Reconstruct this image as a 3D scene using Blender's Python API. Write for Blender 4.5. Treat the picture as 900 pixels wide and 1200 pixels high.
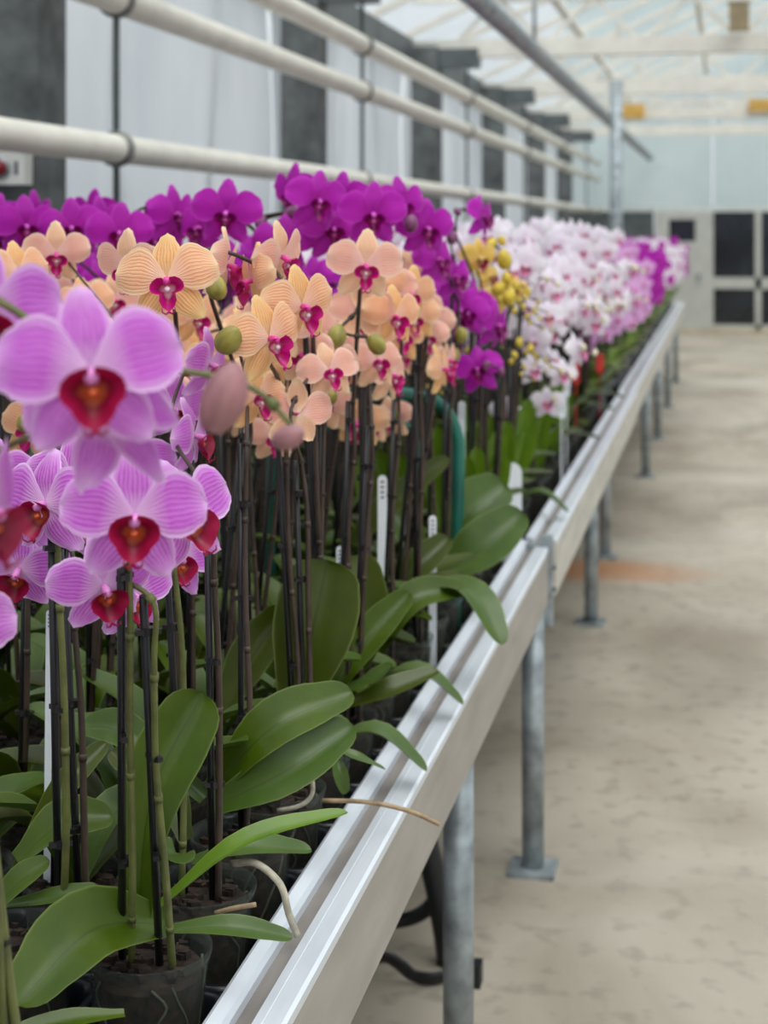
import bpy, math, random
from mathutils import Vector, Matrix, Euler

# ------------------------------------------------------------------ camera, light, exposure
for o in list(bpy.data.objects):
    bpy.data.objects.remove(o, do_unlink=True)
scn = bpy.context.scene
COL = scn.collection
F = 1900.0                    # focal length in pixels of the 900x1200 frame
VPX, VPY = 850.0, 266.0       # where the bench direction (+Y) vanishes
H = 1.6                       # eye height
TH = math.atan((VPX - 450) / F)
RIGHT = Vector((math.cos(TH), math.sin(TH), 0))
FWD = Vector((-math.sin(TH), math.cos(TH), 0))
UP = Vector((0, 0, 1))
CAMP = Vector((0, 0, H))

cd = bpy.data.cameras.new('camera')
cam = bpy.data.objects.new('camera', cd)
COL.objects.link(cam)
cam.location = CAMP
cam.rotation_euler = (math.pi / 2, 0, TH)
cd.sensor_fit = 'VERTICAL'
cd.sensor_height = 36.0
cd.sensor_width = 27.0
cd.lens = F / 1200 * 36
cd.shift_y = -(600 - VPY) / 1200
cd.clip_start = 0.05
cd.clip_end = 200
cd.dof.use_dof = True
cd.dof.focus_distance = 1.75
cd.dof.aperture_fstop = 5.8
scn.camera = cam

w = bpy.data.worlds.new('overcast_sky')
scn.world = w
w.use_nodes = True
bg = w.node_tree.nodes['Background']
# overcast sky: brightest overhead, a third of that at the horizon, dull ground below it
wt = w.node_tree
wtc = wt.nodes.new('ShaderNodeTexCoord')
wsp = wt.nodes.new('ShaderNodeSeparateXYZ')
wrm = wt.nodes.new('ShaderNodeValToRGB')
wmr = wt.nodes.new('ShaderNodeMapRange')
wmr.inputs[1].default_value = -1.0
wmr.inputs[2].default_value = 1.0
wt.links.new(wtc.outputs['Generated'], wsp.inputs[0])
wt.links.new(wsp.outputs[2], wmr.inputs[0])
wt.links.new(wmr.outputs[0], wrm.inputs[0])
we_ = wrm.color_ramp.elements
we_[0].position, we_[0].color = 0.49, (0.10, 0.10, 0.10, 1)
we_[1].position, we_[1].color = 1.0, (0.94, 0.98, 1.0, 1)
we_ = we_.new(0.505)
we_.color = (0.31, 0.335, 0.35, 1)
wt.links.new(wrm.outputs[0], bg.inputs[0])
bg.inputs[1].default_value = 2.0

sd = bpy.data.lights.new('hazy_sun', 'SUN')
sun = bpy.data.objects.new('hazy_sun', sd)
COL.objects.link(sun)
sd.energy = 1.9
sd.angle = math.radians(40)
sd.color = (1.0, 0.97, 0.92)
sun.rotation_euler = (math.radians(20), math.radians(16), 0)
sun.location = (3, -4, 8)

scn.view_settings.view_transform = 'Standard'
scn.view_settings.look = 'None'
scn.view_settings.exposure = 0.13
scn.view_settings.gamma = 1.0
scn.view_settings.use_curve_mapping = False

R = random.Random(7)
ORD = ['first', 'second', 'third', 'fourth', 'fifth', 'sixth', 'seventh', 'eighth', 'ninth', 'tenth', 'eleventh', 'twelfth', 'thirteenth', 'fourteenth', 'fifteenth', 'sixteenth', 'seventeenth', 'eighteenth', 'nineteenth', 'twentieth', 'twenty-first', 'twenty-second', 'twenty-third', 'twenty-fourth']


def pt(px, py, c):
    """point seen at photo pixel (px, py) at camera depth c"""
    return CAMP + (RIGHT * ((px - 450) / F) + FWD + UP * ((VPY - py) / F)) * c


def depth(p):
    return (Vector(p) - CAMP).dot(FWD)


def ptX(px, py, X):
    d = RIGHT * ((px - 450) / F) + FWD + UP * ((VPY - py) / F)
    return CAMP + d * (X / d.x)


def ptY(px, py, Y):
    d = RIGHT * ((px - 450) / F) + FWD + UP * ((VPY - py) / F)
    return CAMP + d * (Y / d.y)


def ptZ(px, py, z):
    d = RIGHT * ((px - 450) / F) + FWD + UP * ((VPY - py) / F)
    return CAMP + d * ((z - H) / d.z)


# ------------------------------------------------------------------ materials
def lin(v):
    v = v / 255.0
    return v / 12.92 if v <= 0.04045 else ((v + 0.055) / 1.055) ** 2.4


def C3(r, g, b):
    return (lin(r), lin(g), lin(b), 1)


class NT:
    def __init__(self, name):
        self.m = bpy.data.materials.new(name)
        self.m.use_nodes = True
        self.t = self.m.node_tree
        self.n = self.t.nodes
        self.out = self.n['Material Output']
        self.p = self.n['Principled BSDF']

    def add(self, typ, **kw):
        n = self.n.new(typ)
        for k, v in kw.items():
            setattr(n, k, v)
        return n

    def link(self, a, b):
        self.t.links.new(a, b)

    def math(self, op, a, b=None, clamp=False):
        n = self.add('ShaderNodeMath', operation=op, use_clamp=clamp)
        for i, v in enumerate((a, b)):
            if v is None:
                continue
            if isinstance(v, (int, float)):
                n.inputs[i].default_value = v
            else:
                self.link(v, n.inputs[i])
        return n.outputs[0]

    def mix(self, fac, a, b):
        n = self.add('ShaderNodeMix', data_type='RGBA')
        for sock, v in ((n.inputs[0], fac), (n.inputs[6], a), (n.inputs[7], b)):
            if isinstance(v, (int, float)):
                sock.default_value = v
            elif isinstance(v, tuple):
                sock.default_value = v
            else:
                self.link(v, sock)
        return n.outputs[2]

    def ramp(self, fac, stops):
        n = self.add('ShaderNodeValToRGB')
        e = n.color_ramp.elements
        while len(e) < len(stops):
            e.new(0.5)
        for el, (p, c) in zip(e, stops):
            el.position = p
            el.color = c if isinstance(c, tuple) else (c, c, c, 1)
        self.link(fac, n.inputs[0])
        return n.outputs[0]

    def noise(self, scale, detail=4, coord='Object', stretch=None, distort=0.0):
        tc = self.add('ShaderNodeTexCoord')
        src = tc.outputs[coord]
        if stretch:
            mp = self.add('ShaderNodeMapping')
            mp.inputs['Scale'].default_value = stretch
            self.link(src, mp.inputs[0])
            src = mp.outputs[0]
        n = self.add('ShaderNodeTexNoise')
        n.inputs['Scale'].default_value = scale
        n.inputs['Detail'].default_value = detail
        n.inputs['Distortion'].default_value = distort
        self.link(src, n.inputs['Vector'])
        return n.outputs['Fac']


def simple(name, c, rough=0.5, metal=0.0, var=0.12, scale=20, spec=0.5, bump=0.0, stretch=None, coord='Object'):
    t = NT(name)
    nz = t.noise(scale, 5, coord, stretch)
    d = tuple(max(0, x * (1 - var * 2)) for x in c[:3]) + (1,)
    l = tuple(min(1, x * (1 + var * 2)) for x in c[:3]) + (1,)
    t.link(t.ramp(nz, [(0.3, d), (0.7, l)]), t.p.inputs['Base Color'])
    t.p.inputs['Roughness'].default_value = rough
    t.p.inputs['Metallic'].default_value = metal
    t.p.inputs['Specular IOR Level'].default_value = spec
    if bump:
        b = t.add('ShaderNodeBump')
        b.inputs['Strength'].default_value = bump
        b.inputs['Distance'].default_value = 0.005
        t.link(nz, b.inputs['Height'])
        t.link(b.outputs[0], t.p.inputs['Normal'])
    return t.m


def translucent(t, fac, col=None):
    """mix the principled shader with a translucent one"""
    tr = t.add('ShaderNodeBsdfTranslucent')
    src = t.p.inputs['Base Color']
    if src.is_linked:
        t.link(src.links[0].from_socket, tr.inputs[0])
    else:
        tr.inputs[0].default_value = src.default_value
    mx = t.add('ShaderNodeMixShader')
    mx.inputs[0].default_value = fac
    t.link(t.p.outputs[0], mx.inputs[1])
    t.link(tr.outputs[0], mx.inputs[2])
    t.link(mx.outputs[0], t.out.inputs[0])


def petal_mat(name, base, mid, rim, vein, vs, nv, rimw=0.86):
    t = NT(name)
    uv = t.add('ShaderNodeUVMap')
    sep = t.add('ShaderNodeSeparateXYZ')
    t.link(uv.outputs[0], sep.inputs[0])
    u, v = sep.outputs[0], sep.outputs[1]
    vv = t.math('SUBTRACT', t.math('MULTIPLY', v, 2.0), 1.0)
    nz = t.add('ShaderNodeTexNoise')
    nz.inputs['Scale'].default_value = 6.0
    nz.inputs['Detail'].default_value = 3
    t.link(uv.outputs[0], nz.inputs['Vector'])
    wob = t.math('MULTIPLY', t.math('SUBTRACT', nz.outputs['Fac'], 0.5), 3.0)
    s = t.math('ABSOLUTE', t.math('SINE', t.math('ADD', t.math('MULTIPLY', vv, nv * 1.5708), wob)))
    line = t.ramp(s, [(0.0, 1.0), (0.42, 0.0)])
    fade = t.ramp(u, [(0.08, 0.2), (0.3, 1.0), (0.75, 0.85), (0.97, 0.0)])
    body = t.ramp(u, [(0.02, base), (0.38, mid), (1.0, mid)])
    nz2 = t.add('ShaderNodeTexNoise')
    nz2.inputs['Scale'].default_value = 3.5
    t.link(uv.outputs[0], nz2.inputs['Vector'])
    body = t.mix(t.math('MULTIPLY', nz2.outputs['Fac'], 0.24), body, rim)
    c1 = t.mix(t.math('MULTIPLY', t.math('MULTIPLY', line, fade), vs), body, vein)
    edge = t.math('MAXIMUM', t.math('ABSOLUTE', vv), u)
    rimf = t.ramp(edge, [(rimw - 0.2, 0.0), (rimw, 0.35), (0.99, 1.0)])
    c2 = t.mix(rimf, c1, rim)
    t.link(c2, t.p.inputs['Base Color'])
    t.p.inputs['Roughness'].default_value = 0.5
    t.p.inputs['Specular IOR Level'].default_value = 0.25
    t.p.inputs['Sheen Weight'].default_value = 0.08
    bp = t.add('ShaderNodeBump')
    bp.inputs['Strength'].default_value = 0.25
    bp.inputs['Distance'].default_value = 0.002
    t.link(s, bp.inputs['Height'])
    t.link(bp.outputs[0], t.p.inputs['Normal'])
    translucent(t, 0.28)
    return t.m


def leaf_mat(name, c, c2):
    t = NT(name)
    uv = t.add('ShaderNodeUVMap')
    sep = t.add('ShaderNodeSeparateXYZ')
    t.link(uv.outputs[0], sep.inputs[0])
    vv = t.math('ABSOLUTE', t.math('SUBTRACT', t.math('MULTIPLY', sep.outputs[1], 2.0), 1.0))
    nz = t.noise(14, 5, 'Object')
    body = t.mix(t.ramp(nz, [(0.3, 0.0), (0.75, 1.0)]), c, c2)
    dark = tuple(x * 0.55 for x in c[:3]) + (1,)
    mid = t.ramp(vv, [(0.0, 1.0), (0.05, 0.0)])
    col = t.mix(t.math('MULTIPLY', mid, 0.7), body, dark)
    edge = t.ramp(vv, [(0.93, 0.0), (1.0, 1.0)])
    col = t.mix(t.math('MULTIPLY', edge, 0.4), col, C3(150, 165, 90))
    t.link(col, t.p.inputs['Base Color'])
    t.p.inputs['Roughness'].default_value = 0.36
    t.p.inputs['Specular IOR Level'].default_value = 0.45
    bp = t.add('ShaderNodeBump')
    bp.inputs['Strength'].default_value = 0.12
    bp.inputs['Distance'].default_value = 0.003
    nz2 = t.noise(90, 3, 'Object')
    t.link(nz2, bp.inputs['Height'])
    t.link(bp.outputs[0], t.p.inputs['Normal'])
    translucent(t, 0.12)
    return t.m


def lip_mat(name, rim, mid, centre):
    t = NT(name)
    uv = t.add('ShaderNodeUVMap')
    sep = t.add('ShaderNodeSeparateXYZ')
    t.link(uv.outputs[0], sep.inputs[0])
    nz = t.noise(9, 4, 'Object')
    q = t.math('ADD', sep.outputs[1], t.math('MULTIPLY', t.math('SUBTRACT', nz, 0.5), 0.5))
    t.link(t.ramp(q, [(0.12, centre), (0.42, mid), (0.8, rim)]), t.p.inputs['Base Color'])
    t.p.inputs['Roughness'].default_value = 0.4
    t.p.inputs['Specular IOR Level'].default_value = 0.4
    translucent(t, 0.15)
    return t.m


M = {}
VAR = {
    'pink': dict(petal=petal_mat('petal_pink', C3(246, 214, 246), C3(210, 94, 216), C3(244, 204, 248), C3(152, 24, 160), 0.66, 12),
                 sepal=petal_mat('sepal_pink', C3(240, 205, 242), C3(210, 108, 214), C3(244, 202, 248), C3(140, 22, 148), 1.0, 9),
                 lip=lip_mat('lip_crimson', C3(156, 6, 62), C3(122, 2, 34), C3(196, 92, 44)),
                 callus=simple('callus_orange', C3(196, 84, 40), 0.5, var=0.3, scale=40),
                 column=simple('column_pink', C3(214, 130, 196), 0.45, scale=30),
                 bud=simple('bud_mauve', C3(160, 112, 116), 0.5, var=0.18, scale=2.5, stretch=(1, 1, 0.3))),
    'peach': dict(petal_b=petal_mat('petal_salmon', C3(254, 222, 214), C3(250, 188, 168), C3(254, 222, 202), C3(222, 84, 92), 0.75, 13),
                  sepal_b=petal_mat('sepal_salmon', C3(252, 226, 200), C3(246, 196, 160), C3(254, 226, 190), C3(214, 96, 80), 0.6, 9),
                  petal=petal_mat('petal_peach', C3(254, 220, 200), C3(250, 190, 148), C3(254, 222, 182), C3(224, 88, 62), 0.8, 13),
                  sepal=petal_mat('sepal_peach', C3(250, 220, 170), C3(244, 186, 128), C3(252, 220, 156), C3(206, 88, 44), 0.75, 9),
                  lip=lip_mat('lip_raspberry', C3(190, 8, 118), C3(176, 4, 100), C3(240, 190, 210)),
                  callus=simple('callus_white_rose', C3(240, 205, 215), 0.5, scale=40),
                  column=simple('column_rose', C3(214, 60, 150), 0.45, scale=30),
                  bud=simple('bud_olive', C3(148, 138, 62), 0.48, var=0.2, scale=2.5, stretch=(1, 1, 0.3))),
    'magenta': dict(petal=petal_mat('petal_magenta', C3(168, 16, 150), C3(186, 18, 178), C3(216, 70, 212), C3(140, 2, 128), 0.5, 13, 0.95),
                    sepal=petal_mat('sepal_magenta', C3(168, 16, 150), C3(176, 20, 168), C3(210, 70, 206), C3(130, 2, 118), 0.5, 9, 0.95),
                    lip=lip_mat('lip_dark_magenta', C3(140, 2, 110), C3(112, 0, 72), C3(196, 70, 150)),
                    callus=simple('callus_rose', C3(206, 90, 170), 0.5, scale=40),
                    column=simple('column_magenta', C3(204, 84, 190), 0.45, scale=30),
                    bud=simple('bud_plum', C3(118, 58, 100), 0.45, var=0.2, scale=2.5, stretch=(1, 1, 0.3))),
    'yellow': dict(petal=petal_mat('petal_yellow', C3(246, 214, 120), C3(240, 198, 96), C3(250, 222, 140), C3(214, 130, 60), 0.35, 13),
                   sepal=petal_mat('sepal_yellow', C3(246, 214, 120), C3(238, 192, 90), C3(250, 222, 140), C3(214, 130, 60), 0.35, 9),
                   lip=simple('lip_wine', C3(150, 20, 70), 0.4, scale=30),
                   callus=simple('callus_yellow', C3(230, 190, 90), 0.5, scale=40),
                   column=simple('column_yellow', C3(236, 210, 150), 0.45, scale=30),
                   bud=simple('bud_yellow', C3(212, 184, 62), 0.48, var=0.15, scale=2.5)),
    'white': dict(petal=petal_mat('petal_white', C3(250, 232, 246), C3(246, 238, 248), C3(252, 248, 252), C3(226, 176, 216), 0.3, 13),
                  sepal=petal_mat('sepal_white', C3(250, 232, 246), C3(244, 230, 246), C3(252, 248, 252), C3(226, 176, 216), 0.3, 9),
                  lip=simple('lip_cerise', C3(216, 122, 172), 0.4, scale=30),
                  callus=simple('callus_gold', C3(230, 180, 90), 0.5, scale=40),
                  column=simple('column_white', C3(244, 220, 236), 0.45, scale=30),
                  bud=simple('bud_cream', C3(226, 216, 190), 0.48, scale=2.5)),
    'rose': dict(petal=petal_mat('petal_rose', C3(246, 214, 240), C3(230, 166, 226), C3(246, 216, 244), C3(206, 110, 196), 0.35, 13),
                 sepal=petal_mat('sepal_rose', C3(246, 214, 240), C3(226, 160, 222), C3(246, 216, 244), C3(206, 110, 196), 0.35, 9),
                 lip=simple('lip_fuchsia', C3(190, 30, 130), 0.4, scale=30),
                 callus=simple('callus_pale_gold', C3(234, 196, 120), 0.5, scale=40),
                 column=simple('column_pale_rose', C3(244, 220, 236), 0.45, scale=30),
                 bud=simple('bud_rose', C3(190, 130, 170), 0.48, scale=2.5)),
}
LEAF = [leaf_mat('leaf_green', C3(58, 80, 8), C3(78, 98, 14)),
        leaf_mat('leaf_olive', C3(54, 68, 7), C3(70, 82, 12)),
        leaf_mat('leaf_sage', C3(60, 84, 26), C3(80, 104, 40)),
        leaf_mat('leaf_bright', C3(82, 114, 14), C3(102, 134, 26))]
M['stake'] = simple('stake_black_plastic', C3(22, 20, 24), 0.4, var=0.15, scale=40)
M['clip'] = simple('clip_black_plastic', C3(24, 22, 24), 0.4, scale=40)
M['spike_brown'] = simple('spike_brown', C3(64, 49, 40), 0.5, var=0.2, scale=30)
M['spike_green'] = simple('spike_green', C3(96, 100, 52), 0.5, var=0.2, scale=30)
M['root'] = simple('root_silver', C3(176, 168, 150), 0.7, var=0.18, scale=60, bump=0.3)
M['root_tan'] = simple('root_tan', C3(158, 134, 104), 0.7, var=0.2, scale=60, bump=0.3)
M['bark'] = simple('bark_mix', C3(46, 32, 23), 0.9, var=0.4, scale=90, bump=0.6)
M['tray'] = simple('tray_black_plastic', C3(28, 30, 36), 0.3, var=0.1, scale=12)
M['tag'] = simple('tag_white_plastic', C3(236, 240, 246), 0.35, var=0.02, scale=30)
M['tag_red'] = simple('tag_red_plastic', C3(206, 44, 40), 0.4, var=0.06, scale=30)
M['ink'] = simple('tag_ink', C3(70, 76, 92), 0.6, var=0.1, scale=60)
M['galv'] = simple('galvanised_steel', C3(150, 158, 162), 0.45, 0.35, 0.22, 18, bump=0.1)
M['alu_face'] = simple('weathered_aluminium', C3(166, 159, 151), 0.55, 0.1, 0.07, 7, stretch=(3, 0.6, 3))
M['alu_face_pale'] = simple('chalky_aluminium', C3(196, 190, 180), 0.6, 0.05, 0.07, 7, stretch=(3, 0.6, 3))
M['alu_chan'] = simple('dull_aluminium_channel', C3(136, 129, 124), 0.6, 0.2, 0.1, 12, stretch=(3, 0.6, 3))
M['alu_cap'] = simple('sky_sheen_aluminium_cap', C3(226, 232, 240), 0.34, 0.3, 0.03, 9, stretch=(6, 0.5, 3))  # white-blue sky reflection put into the base colour of lip and cap
M['bed'] = simple('bench_bed_black', C3(26, 26, 30), 0.6, var=0.2, scale=10)
M['pipe'] = simple('cream_painted_pipe', C3(226, 222, 210), 0.35, var=0.04, scale=8)
M['collar'] = simple('pipe_collar_grey', C3(132, 132, 128), 0.45, 0.4, 0.1, 20)
M['post'] = simple('grey_concrete_post', C3(98, 102, 102), 0.8, var=0.2, scale=9, bump=0.2)
M['trim'] = simple('pale_trim', C3(206, 210, 208), 0.5, var=0.04, scale=8)
M['darksteel'] = simple('dark_steel', C3(92, 98, 100), 0.5, 0.3, 0.12, 6)
M['cream'] = simple('cream_paint', C3(226, 222, 212), 0.5, var=0.05, scale=6)
M['doorframe'] = simple('white_door_paint', C3(186, 186, 180), 0.5, var=0.04, scale=5)
M['green_tube'] = simple('green_plastic_tube', C3(34, 104, 90), 0.35, var=0.12, scale=14)
M['rubber'] = simple('black_rubber', C3(22, 23, 26), 0.5, var=0.2, scale=30)
M['amber'] = simple('amber_plastic', C3(206, 164, 84), 0.4, var=0.1, scale=14)
M['brownbox'] = simple('brown_paint', C3(150, 134, 104), 0.5, var=0.1, scale=14)
M['white_box'] = simple('white_abs', C3(226, 226, 220), 0.4, var=0.03, scale=14)
M['red_button'] = simple('dark_red_plastic', C3(130, 20, 36), 0.35, var=0.1, scale=30)
M['sill'] = simple('tan_sill', C3(186, 170, 146), 0.7, var=0.1, scale=5)

t = NT('clear_pot_plastic')
tr = t.add('ShaderNodeBsdfTransparent'); tr.inputs[0].default_value = (0.86, 0.9, 0.88, 1)
t.p.inputs['Base Color'].default_value = (0.16, 0.18, 0.16, 1)
t.p.inputs['Roughness'].default_value = 0.1
lw = t.add('ShaderNodeLayerWeight'); lw.inputs[0].default_value = 0.35
nz = t.noise(16, 4)
f_ = t.math('ADD', t.math('MULTIPLY', lw.outputs['Facing'], 0.34), t.math('MULTIPLY', nz, 0.09), clamp=True)
mx = t.add('ShaderNodeMixShader')
t.link(f_, mx.inputs[0]); t.link(tr.outputs[0], mx.inputs[1]); t.link(t.p.outputs[0], mx.inputs[2])
t.link(mx.outputs[0], t.out.inputs[0])
M['pot'] = t.m

t = NT('roof_glass')
tr = t.add('ShaderNodeBsdfTransparent'); tr.inputs[0].default_value = (0.93, 0.96, 0.97, 1)
t.p.inputs['Base Color'].default_value = (0.8, 0.84, 0.85, 1)
t.p.inputs['Roughness'].default_value = 0.2
nz = t.noise(1.5, 4)
mx = t.add('ShaderNodeMixShader')
t.link(t.math('MULTIPLY', nz, 0.3), mx.inputs[0]); t.link(tr.outputs[0], mx.inputs[1]); t.link(t.p.outputs[0], mx.inputs[2])
t.link(mx.outputs[0], t.out.inputs[0])
M['glass'] = t.m

t = NT('white_plastic_sheet')
nz = t.noise(1.6, 5, 'Object', (1, 1, 0.35), 0.6)
t.link(t.ramp(nz, [(0.3, C3(214, 220, 226)), (0.7, C3(238, 241, 244))]), t.p.inputs['Base Color'])
t.p.inputs['Roughness'].default_value = 0.35
translucent(t, 0.5)
M['sheet'] = t.m

t = NT('twinwall_panel')
nz = t.noise(0.8, 3)
t.link(t.ramp(nz, [(0.3, C3(218, 227, 228)), (0.7, C3(232, 239, 239))]), t.p.inputs['Base Color'])
t.p.inputs['Roughness'].default_value = 0.4
translucent(t, 0.5)
M['twinwall'] = t.m

t = NT('dark_window_glass')
nz = t.noise(1.2, 3)
t.link(t.ramp(nz, [(0.4, C3(14, 18, 26)), (0.75, C3(44, 54, 62))]), t.p.inputs['Base Color'])
t.p.inputs['Roughness'].default_value = 0.12
M['darkglass'] = t.m

t = NT('stained_concrete')
n1 = t.noise(1.3, 8, 'Object', (1, 0.7, 1), 0.8)
n2 = t.noise(14, 8)
n3 = t.noise(0.45, 4)
base = t.mix(t.ramp(n1, [(0.3, 0.0), (0.72, 1.0)]), C3(138, 128, 112), C3(182, 172, 156))
base = t.mix(t.math('MULTIPLY', t.ramp(n2, [(0.33, 1.0), (0.46, 0.0)]), 0.4), base, C3(104, 94, 82))
base = t.mix(t.math('MULTIPLY', t.ramp(n3, [(0.45, 0.0), (0.75, 1.0)]), 0.5), base, C3(194, 188, 176))
n4 = t.noise(2.2, 9, 'Object', (0.6, 1.1, 1), 0.3)
base = t.mix(t.math('MULTIPLY', t.ramp(n4, [(0.48, 0.0), (0.8, 1.0)]), 0.35), base, C3(136, 118, 100))
tc = t.add('ShaderNodeTexCoord')
sp = t.add('ShaderNodeSeparateXYZ'); t.link(tc.outputs['Object'], sp.inputs[0])
n5 = t.noise(3.0, 4)
dy = t.math('MULTIPLY', t.math('SUBTRACT', t.math('ADD', sp.outputs[1], t.math('MULTIPLY', n5, 0.3)), 7.75), 3.2)
dx = t.math('MULTIPLY', t.math('ADD', sp.outputs[0], 0.72), 1.35)
rr = t.math('ADD', t.math('MULTIPLY', dx, dx), t.math('MULTIPLY', dy, dy))
rust = t.ramp(rr, [(0.1, 1.0), (1.0, 0.0)])
base = t.mix(t.math('MULTIPLY', rust, 0.75), base, C3(168, 112, 64))
t.link(base, t.p.inputs['Base Color'])
t.p.inputs['Roughness'].default_value = 0.62
t.p.inputs['Specular IOR Level'].default_value = 0.35
bp = t.add('ShaderNodeBump'); bp.inputs['Strength'].default_value = 0.25; bp.inputs['Distance'].default_value = 0.01
t.link(n2, bp.inputs['Height']); t.link(bp.outputs[0], t.p.inputs['Normal'])
M['floor'] = t.m


# ------------------------------------------------------------------ mesh helpers
class MB:
    def __init__(self):
        self.v, self.f, self.uv, self.mi = [], [], [], []

    def face(self, idx, uv=None, mi=0):
        self.f.append(tuple(idx))
        self.uv.append(uv or [(0, 0)] * len(idx))
        self.mi.append(mi)

    def box(self, lo, hi, mi=0):
        b = len(self.v)
        for z in (lo[2], hi[2]):
            for y in (lo[1], hi[1]):
                for x in (lo[0], hi[0]):
                    self.v.append((x, y, z))
        for q in ((0, 2, 3, 1), (4, 5, 7, 6), (0, 1, 5, 4), (2, 6, 7, 3), (0, 4, 6, 2), (1, 3, 7, 5)):
            self.face([b + i for i in q], mi=mi)
        return self

    def bar(self, a, b, wx, wz, mi=0):
        """square bar between two points"""
        a, b = Vector(a), Vector(b)
        d = (b - a).normalized()
        s = d.cross(UP)
        if s.length < 1e-4:
            s = Vector((1, 0, 0))
        s.normalize()
        u = s.cross(d)
        k = len(self.v)
        for p in (a, b):
            for i, j in ((-1, -1), (1, -1), (1, 1), (-1, 1)):
                self.v.append(tuple(p + s * (i * wx / 2) + u * (j * wz / 2)))
        for q in ((0, 1, 2, 3), (7, 6, 5, 4), (0, 4, 5, 1), (1, 5, 6, 2), (2, 6, 7, 3), (3, 7, 4, 0)):
            self.face([k + i for i in q], mi=mi)
        return self

    def tube(self, pts, rad, n=7, mi=0, caps=True, flat=None):
        pts = [Vector(p) for p in pts]
        if isinstance(rad, (int, float)):
            rad = [rad] * len(pts)
        k = len(self.v)
        s = None
        for i, p in enumerate(pts):
            d = (pts[min(i + 1, len(pts) - 1)] - pts[max(i - 1, 0)]).normalized()
            if s is None:
                s = d.cross(Vector((0.31, 0.2, 0.93)))
                if s.length < 0.05:
                    s = d.cross(Vector((1, 0, 0)))
            s = (s - d * s.dot(d)).normalized()
            u = d.cross(s)
            for j in range(n):
                a = 2 * math.pi * j / n
                self.v.append(tuple(p + (s * math.cos(a) * (flat or 1.0) + u * math.sin(a)) * rad[i]))
        for i in range(len(pts) - 1):
            for j in range(n):
                a, b = k + i * n + j, k + i * n + (j + 1) % n
                self.face((a, b, b + n, a + n), mi=mi)
        if caps:
            self.face([k + j for j in reversed(range(n))], mi=mi)
            e = k + (len(pts) - 1) * n
            self.face([e + j for j in range(n)], mi=mi)
        return self

    def lathe(self, prof, n=20, c=(0, 0, 0), mi=0):
        k = len(self.v)
        for r, z in prof:
            for j in range(n):
                a = 2 * math.pi * j / n
                self.v.append((c[0] + r * math.cos(a), c[1] + r * math.sin(a), c[2] + z))
        for i in range(len(prof) - 1):
            for j in range(n):
                a, b = k + i * n + j, k + i * n + (j + 1) % n
                self.face((a, b, b + n, a + n), mi=mi)
        return self

    def sheet(self, fn, nu, nv, mi=0):
        """fn(u in 0..1, v in -1..1) -> point"""
        k = len(self.v)
        for i in range(nu + 1):
            for j in range(nv + 1):
                self.v.append(tuple(fn(i / nu, -1 + 2 * j / nv)))
        m = nv + 1
        for i in range(nu):
            for j in range(nv):
                q = (k + i * m + j, k + i * m + j + 1, k + (i + 1) * m + j + 1, k + (i + 1) * m + j)
                uv = [(i / nu, j / nv), (i / nu, (j + 1) / nv), ((i + 1) / nu, (j + 1) / nv), ((i + 1) / nu, j / nv)]
                self.face(q, uv, mi)
        return self

    def mesh(self, name, mats, smooth=True):
        me = bpy.data.meshes.new(name)
        me.from_pydata([tuple(p) for p in self.v], [], self.f)
        uvl = me.uv_layers.new(name='UVMap')
        flat = []
        for u in self.uv:
            for c in u:
                flat.extend(c)
        uvl.data.foreach_set('uv', flat)
        for m in (mats if isinstance(mats, (list, tuple)) else [mats]):
            me.materials.append(m)
        me.polygons.foreach_set('material_index', self.mi)
        me.polygons.foreach_set('use_smooth', [smooth] * len(self.f))
        me.update()
        return me


def link(name, me, parent=None, loc=(0, 0, 0), rot=None, scale=None):
    o = bpy.data.objects.new(name, me)
    COL.objects.link(o)
    o.location = loc
    if rot is not None:
        o.rotation_euler = rot
    if scale is not None:
        o.scale = (scale,) * 3 if isinstance(scale, (int, float)) else scale
    if parent is not None:
        o.parent = parent
    return o


def build(mb, name, mat, parent=None, loc=(0, 0, 0), smooth=True):
    return link(name, mb.mesh(name, mat, smooth), parent, loc)


def tag(o, label, cat, group=None):
    o['label'] = label
    o['category'] = cat
    if group:
        o['group'] = group
    return o


def thing(name, label, cat, loc, group=None):
    o = link(name, None, None, loc)
    o.empty_display_size = 0.05
    return tag(o, label, cat, group)


def struct(mb, name, mat, parent=None, smooth=False, loc=(0, 0, 0)):
    o = build(mb, name, mat, parent, loc, smooth)
    if parent is None:
        o['kind'] = 'structure'
    return o


def sroot(name, loc=(0, 0, 0)):
    o = link(name, None, None, loc)
    o['kind'] = 'structure'
    return o


def lerp_tab(tab, u):
    x = u * (len(tab) - 1)
    i = min(int(x), len(tab) - 2)
    f = x - i
    f = f * f * (3 - 2 * f) * 0.4 + f * 0.6
    return tab[i] * (1 - f) + tab[i + 1] * f


def bez(p, n):
    """smooth curve through the points (Catmull-Rom)"""
    p = [Vector(q) for q in p]
    if len(p) == 2:
        return [p[0].lerp(p[1], i / n) for i in range(n + 1)]
    q = [p[0] * 2 - p[1]] + p + [p[-1] * 2 - p[-2]]
    out = []
    seg = len(p) - 1
    per = max(1, n // seg)
    for s in range(seg):
        a, b, c, d = q[s:s + 4]
        for i in range(per):
            t_ = i / per
            out.append(0.5 * ((2 * b) + (c - a) * t_ + (2 * a - 5 * b + 4 * c - d) * t_ ** 2 + (3 * b - a - 3 * c + d) * t_ ** 3))
    out.append(p[-1])
    return out


# ------------------------------------------------------------------ the greenhouse shell
WX = -2.3          # inner face of the side sheeting
END = 25.0         # far end wall
ZE = 2.95          # eaves
XR = 6.0
POSTY = [4.73, 8.27, 11.9, 15.5, 19.1, 22.6]

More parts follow.
